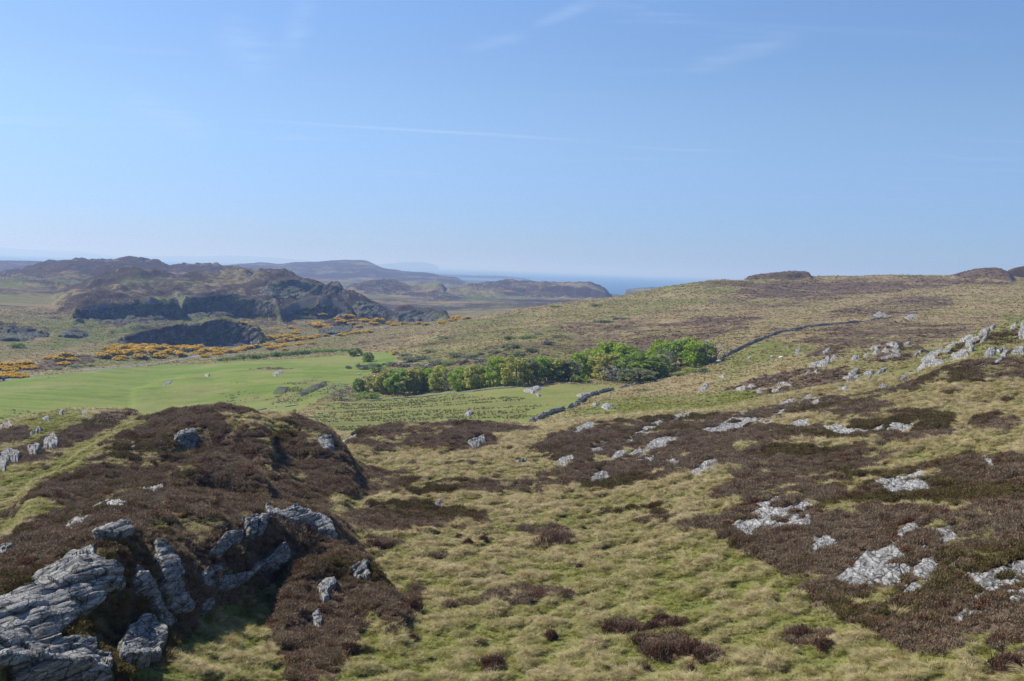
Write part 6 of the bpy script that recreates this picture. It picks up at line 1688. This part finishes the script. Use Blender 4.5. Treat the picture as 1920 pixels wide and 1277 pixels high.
def wall(points, label, hgt, dr, cope=True, gaps=(), group='dry stone walls'):
    g = ground_at([p[0] for p in points], [p[1] for p in points], *dr)
    seg = np.r_[0, np.cumsum(np.hypot(np.diff(g[:, 0]), np.diff(g[:, 1])))]
    total = seg[-1]
    at = lambda u: (np.interp(u, seg, g[:, 0]), np.interp(u, seg, g[:, 1]))
    x0, y0 = at(0)
    z0 = float(height(x0, y0)[0])
    root = tag(link('dry_stone_wall', None, loc=(x0, y0, z0)), label, 'wall', group)
    vs, fs, n = [], [], 0
    r = np.random.default_rng(int(total))
    u = 0.0
    nc = 0
    while u < total:
        if any(a < u / total < b_ for a, b_ in gaps):
            u += 0.5
            continue
        x, y = at(u)
        xa, ya = at(min(u + 0.4, total))
        ang = math.atan2(ya - y, xa - x)
        z = float(height(x, y)[0])
        hh = 0.44 * hgt * (0.55 + 0.75 * vnoise(u / 3.1, 3.0) + 0.2 * vnoise(u / 0.9, 5.0))
        if vnoise(u / 7.0, 9.0) > 0.82:
            hh *= 0.45
        ca, sa = math.cos(ang), math.sin(ang)
        rows = max(2, int(hh / 0.27))
        for k in range(rows):
            for sd_ in (-1, 1):
                v, f = STONES[r.integers(0, 10)]
                w_ = 0.36 - 0.12 * k / rows
                p = v * (1, 1, hh / rows / 0.27) + (r.uniform(-0.12, 0.12), sd_ * (w_ - 0.16), 0)
                q = np.c_[p[:, 0] * ca - p[:, 1] * sa + x - x0, p[:, 0] * sa + p[:, 1] * ca + y - y0, p[:, 2] + z - z0 + (k + 0.35) * hh / rows]
                vs.append(q)
                fs.append(np.array(f) + n)
                n += 8
        if cope and nc < 290:
            o = link('cope_stone', COPES[r.integers(0, 5)], root, (x - x0, y - y0, z - z0 + hh + 0.10))
            o.rotation_euler = (r.normal(0, 0.4), r.normal(0, 0.4), ang + r.normal(0, 0.5))
            o.scale = (r.uniform(0.6, 1.5), r.uniform(0.7, 1.2), r.uniform(0.6, 1.6))
            nc += 1
        u += 0.5
    tag(link('stonework', mesh_from('stonework', np.concatenate(vs), np.concatenate(fs), ROCK), root), kind='stuff')
wall([(995, 794), (1012, 786), (1030, 778), (1045, 773), (1058, 770)], 'lower stretch of the field wall, left of the narrow gap', 1.15, (140, 330))
wall([(1066, 769), (1078, 763), (1088, 756), (1096, 749), (1108, 744), (1120, 739), (1135, 735), (1150, 732)], 'upper stretch of the field wall, right of the narrow gap', 1.35, (140, 330), gaps=((0.80, 0.82),))
wall([(1166, 728), (1180, 724), (1195, 721), (1210, 716)], 'short broken stretch of wall at the corner of the wood', 1.0, (180, 360))
wall([(1325, 684), (1345, 677), (1358, 670), (1375, 662), (1395, 652), (1420, 640), (1450, 629), (1480, 621), (1510, 615), (1540, 611), (1580, 607), (1620, 603), (1660, 598), (1700, 593)], 'long hill wall climbing away to the right from the wood', 1.35, (200, 640))
wall([(690, 752), (760, 746), (830, 740), (890, 734), (960, 727), (1040, 720), (1100, 718)], 'low tumbled boundary wall along the foot of the wood', 0.55, (180, 380), cope=False)
wall([(478, 770), (500, 767), (530, 764), (556, 760)], 'low ruined wall line on the near edge of the pasture', 0.6, (180, 380), cope=False)

# ------------------------------------------------------------------ road, vehicles, sheep
def road():
    pts = [(-60, 722), (0, 714.5), (20, 711), (60, 705.5), (110, 699), (160, 694), (200, 692), (240, 688), (280, 683), (330, 675.5), (370, 668.5), (413, 660.5), (450, 650), (480, 645.5), (515, 642.5), (552, 640), (593, 633.5), (640, 627), (690, 617), (715, 612), (740, 610)]
    g = ground_at([p[0] for p in pts], [p[1] for p in pts], 280, 1100)
    seg = np.r_[0, np.cumsum(np.hypot(np.diff(g[:, 0]), np.diff(g[:, 1])))]
    u = np.arange(0, seg[-1], 3.0)
    x, y = np.interp(u, seg, g[:, 0]), np.interp(u, seg, g[:, 1])
    for _ in range(12):
        x[1:-1] = (x[:-2] + 2 * x[1:-1] + x[2:]) / 4
        y[1:-1] = (y[:-2] + 2 * y[1:-1] + y[2:]) / 4
    tx, ty = np.gradient(x), np.gradient(y)
    L_ = np.hypot(tx, ty)
    nx, ny = -ty / L_, tx / L_
    rows = []
    for o, dz in ((-2.6, -0.6), (-1.5, 0.02), (0, 0.10), (1.5, 0.02), (2.6, -0.6)):
        xx, yy = x + nx * o, y + ny * o
        rows.append(np.c_[xx, yy, np.maximum(height(x, y), height(xx, yy)) + dz + 0.1])
    n = len(u)
    v = np.concatenate(rows)
    f = [(k * n + i, (k + 1) * n + i, (k + 1) * n + i + 1, k * n + i + 1) for k in range(4) for i in range(n - 1)]
    mt, t = new_mat('worn_asphalt')
    nn = t.noise(t.n('ShaderNodeTexCoord').outputs['Object'], 1.5, 5, 0.6)
    finish(t, t.mix(nn, rgb(0.13, 0.127, 0.12), rgb(0.22, 0.215, 0.205)), 0.9)
    tag(link('road', mesh_from('road', v, f, mt, True)), kind='structure')
road()

def paint_mat(name, c, rough=0.35):
    mt, t = new_mat(name)
    n = t.noise(t.n('ShaderNodeTexCoord').outputs['Object'], 2.0, 3, 0.5)
    finish(t, t.mix(n, rgb(*[v * 0.85 for v in c]), rgb(*c)), rough, spec=0.5)
    return mt
GLASS, TYRE, RIM = paint_mat('car_glass', (0.03, 0.035, 0.04), 0.08), paint_mat('tyre_rubber', (0.02, 0.02, 0.02), 0.9), paint_mat('wheel_metal', (0.4, 0.4, 0.4), 0.4)

def loft(sections, close=True):
    """sections: lists of (x, y, z) rings of the same length"""
    n = len(sections[0])
    v = [p for s_ in sections for p in s_]
    f = [(k * n + i, k * n + (i + 1) % n, (k + 1) * n + (i + 1) % n, (k + 1) * n + i) for k in range(len(sections) - 1) for i in range(n)]
    me = bpy.data.meshes.new('m')
    me.from_pydata(v, [], f + [tuple(range(n))[::-1], tuple(range((len(sections) - 1) * n, len(sections) * n))])
    me.update()
    return me

def vehicle(name, label, cat, px, py, turn, colour, van=False, dr=(300, 900)):
    x, y, z, d = ground_at([px], [py], *dr)[0]
    root = tag(link(name, None, loc=(x, y, z + 0.35)), label, cat)
    root.rotation_euler = (0, 0, turn)
    mat = paint_mat(name + '_paint', colour)
    if van:
        prof = [(-2.5, 0.45, 1.95), (-2.4, 0.35, 2.1), (1.1, 0.35, 2.1), (1.7, 0.35, 1.25), (2.4, 0.38, 1.05), (2.5, 0.5, 0.8)]
    else:
        prof = [(-2.1, 0.5, 0.85), (-1.95, 0.35, 0.98), (-1.3, 0.3, 1.0), (1.0, 0.3, 0.98), (1.9, 0.33, 0.82), (2.1, 0.45, 0.65)]
    ring = lambda X, lo, hi, W: [(X, -W, lo + 0.1), (X, -W, hi - 0.15), (X, -W + 0.12, hi), (X, W - 0.12, hi), (X, W, hi - 0.15), (X, W, lo + 0.1), (X, W - 0.1, lo), (X, -W + 0.1, lo)]
    me = loft([ring(X, lo, hi, 0.86) for X, lo, hi in prof])
    me.materials.append(mat)
    link('body', me, root)
    if not van:
        cab = loft([ring(X, 0.9, hi, W) for X, hi, W in ((-1.75, 1.05, 0.7), (-1.2, 1.45, 0.66), (0.1, 1.47, 0.66), (0.95, 1.02, 0.7))])
        cab.materials.append(GLASS)
        link('windows', cab, root)
        rf = loft([ring(X, 1.42, 1.5, 0.6) for X in (-1.15, -0.5, 0.08)])
        rf.materials.append(mat)
        link('roof', rf, root)
    else:
        ws = loft([[(1.14, -0.75, 2.0), (1.14, 0.75, 2.0), (1.18, 0.75, 2.02), (1.18, -0.75, 2.02)], [(1.66, -0.78, 1.3), (1.66, 0.78, 1.3), (1.72, 0.78, 1.32), (1.72, -0.78, 1.32)]])
        ws.materials.append(GLASS)
        link('windscreen', ws, root)
    for wx in (-1.35, 1.35):
        for wy in (-0.8, 0.8):
            v, f = tube([(0, -0.11, 0), (0, 0.11, 0)], [0.33, 0.33], 14)
            f = list(f) + [tuple(range(14)), tuple(range(14, 28))]
            tm = bpy.data.meshes.new('wheel')
            tm.from_pydata([tuple(p) for p in v], [], f)
            tm.materials.append(TYRE)
            link('wheel', tm, root, (wx, wy, 0.33))
    for wy in (-0.6, 0.6):
        X = prof[-1][0]
        hl = loft([[(X - 0.06, wy - 0.12, 0.6), (X - 0.06, wy + 0.12, 0.6), (X - 0.06, wy + 0.12, 0.72), (X - 0.06, wy - 0.12, 0.72)], [(X + 0.03, wy - 0.1, 0.62), (X + 0.03, wy + 0.1, 0.62), (X + 0.03, wy + 0.1, 0.7), (X + 0.03, wy - 0.1, 0.7)]])
        hl.materials.append(RIM)
        link('headlight', hl, root)
    return root
vehicle('van', 'dark blue van parked in the shade under the cliff by the road', 'van', 465, 644.5, R(8), (0.02, 0.06, 0.30), True)
vehicle('car', 'white car at the road edge right of the dark blue van', 'car', 477.5, 646, R(20), (0.75, 0.75, 0.75))
vehicle('car', 'pale grey car parked left of the dark blue van in the shade', 'car', 415, 655, R(10), (0.35, 0.37, 0.40))
vehicle('car', 'blue-grey car between the pale grey car and the dark blue van', 'car', 434, 650, R(10), (0.12, 0.16, 0.26))
vehicle('car', 'dark blue car on the road, cut by the left picture edge', 'car', -2, 715, R(35), (0.04, 0.06, 0.13))

def sheep(px, py, turn, label, dr=(180, 480)):
    x, y, z, d = ground_at([px], [py], *dr)[0]
    root = tag(link('sheep', None, loc=(x, y, z)), label, 'sheep', 'sheep grazing')
    root.rotation_euler = (0, 0, turn)
    if 'body' not in _sheep:
        sk = [((-0.48, 0, 0.62), 0.13), ((-0.36, 0, 0.64), 0.25), ((0, 0, 0.62), 0.29), ((0.30, 0, 0.64), 0.24), ((0.46, 0, 0.66), 0.15), ((0.60, 0, 0.60), 0.10), ((0.70, 0, 0.50), 0.09), ((0.80, 0, 0.38), 0.055)]
        v, f = tube([p for p, _ in sk], [r_ for _, r_ in sk], 10)
        legs = [tube([(lx, ly, 0.5), (lx + b_, ly, 0.26), (lx, ly, 0.0)], [0.075, 0.04, 0.035], 6) for lx, ly, b_ in ((0.28, 0.13, 0.02), (0.28, -0.13, 0.02), (-0.34, 0.13, -0.04), (-0.34, -0.13, -0.04))]
        ears = [tube([(0.66, s_ * 0.06, 0.56), (0.64, s_ * 0.17, 0.55)], [0.03, 0.012], 5) for s_ in (-1, 1)]
        tail = [tube([(-0.5, 0, 0.66), (-0.56, 0, 0.42)], [0.05, 0.03], 5)]
        vv, ff = join([(v, f)] + legs + ears + tail)
        mt, t = new_mat('wool')
        n = t.noise(t.n('ShaderNodeTexCoord').outputs['Object'], 14, 4, 0.6)
        finish(t, t.mix(n, rgb(0.55, 0.52, 0.44), rgb(0.78, 0.75, 0.67)), 0.95, n, 0.8, 0.04)
        _sheep['body'] = mesh_from('body', vv, ff, mt, True)
    link('body', _sheep['body'], root)
_sheep = {}
for px, py, a, lab in ((1448, 674, 0.4, 'white sheep on the green slope below the hill wall, left of a pair'), (1464.5, 675, 2.4, 'white sheep on the green slope below the hill wall, right of a pair'), (1406, 675.5, 1.0, 'white sheep alone on the green slope, between the wood and the pair'),
                       (1348.5, 681, 2.9, 'white sheep at the foot of the hill wall beside the wood'), (673.5, 704.5, 0.2, 'white sheep in the pasture left of the wood, upper left of two'), (702, 709, 2.0, 'white sheep in the pasture left of the wood, lower right of two')):
    sheep(px, py, a, lab)
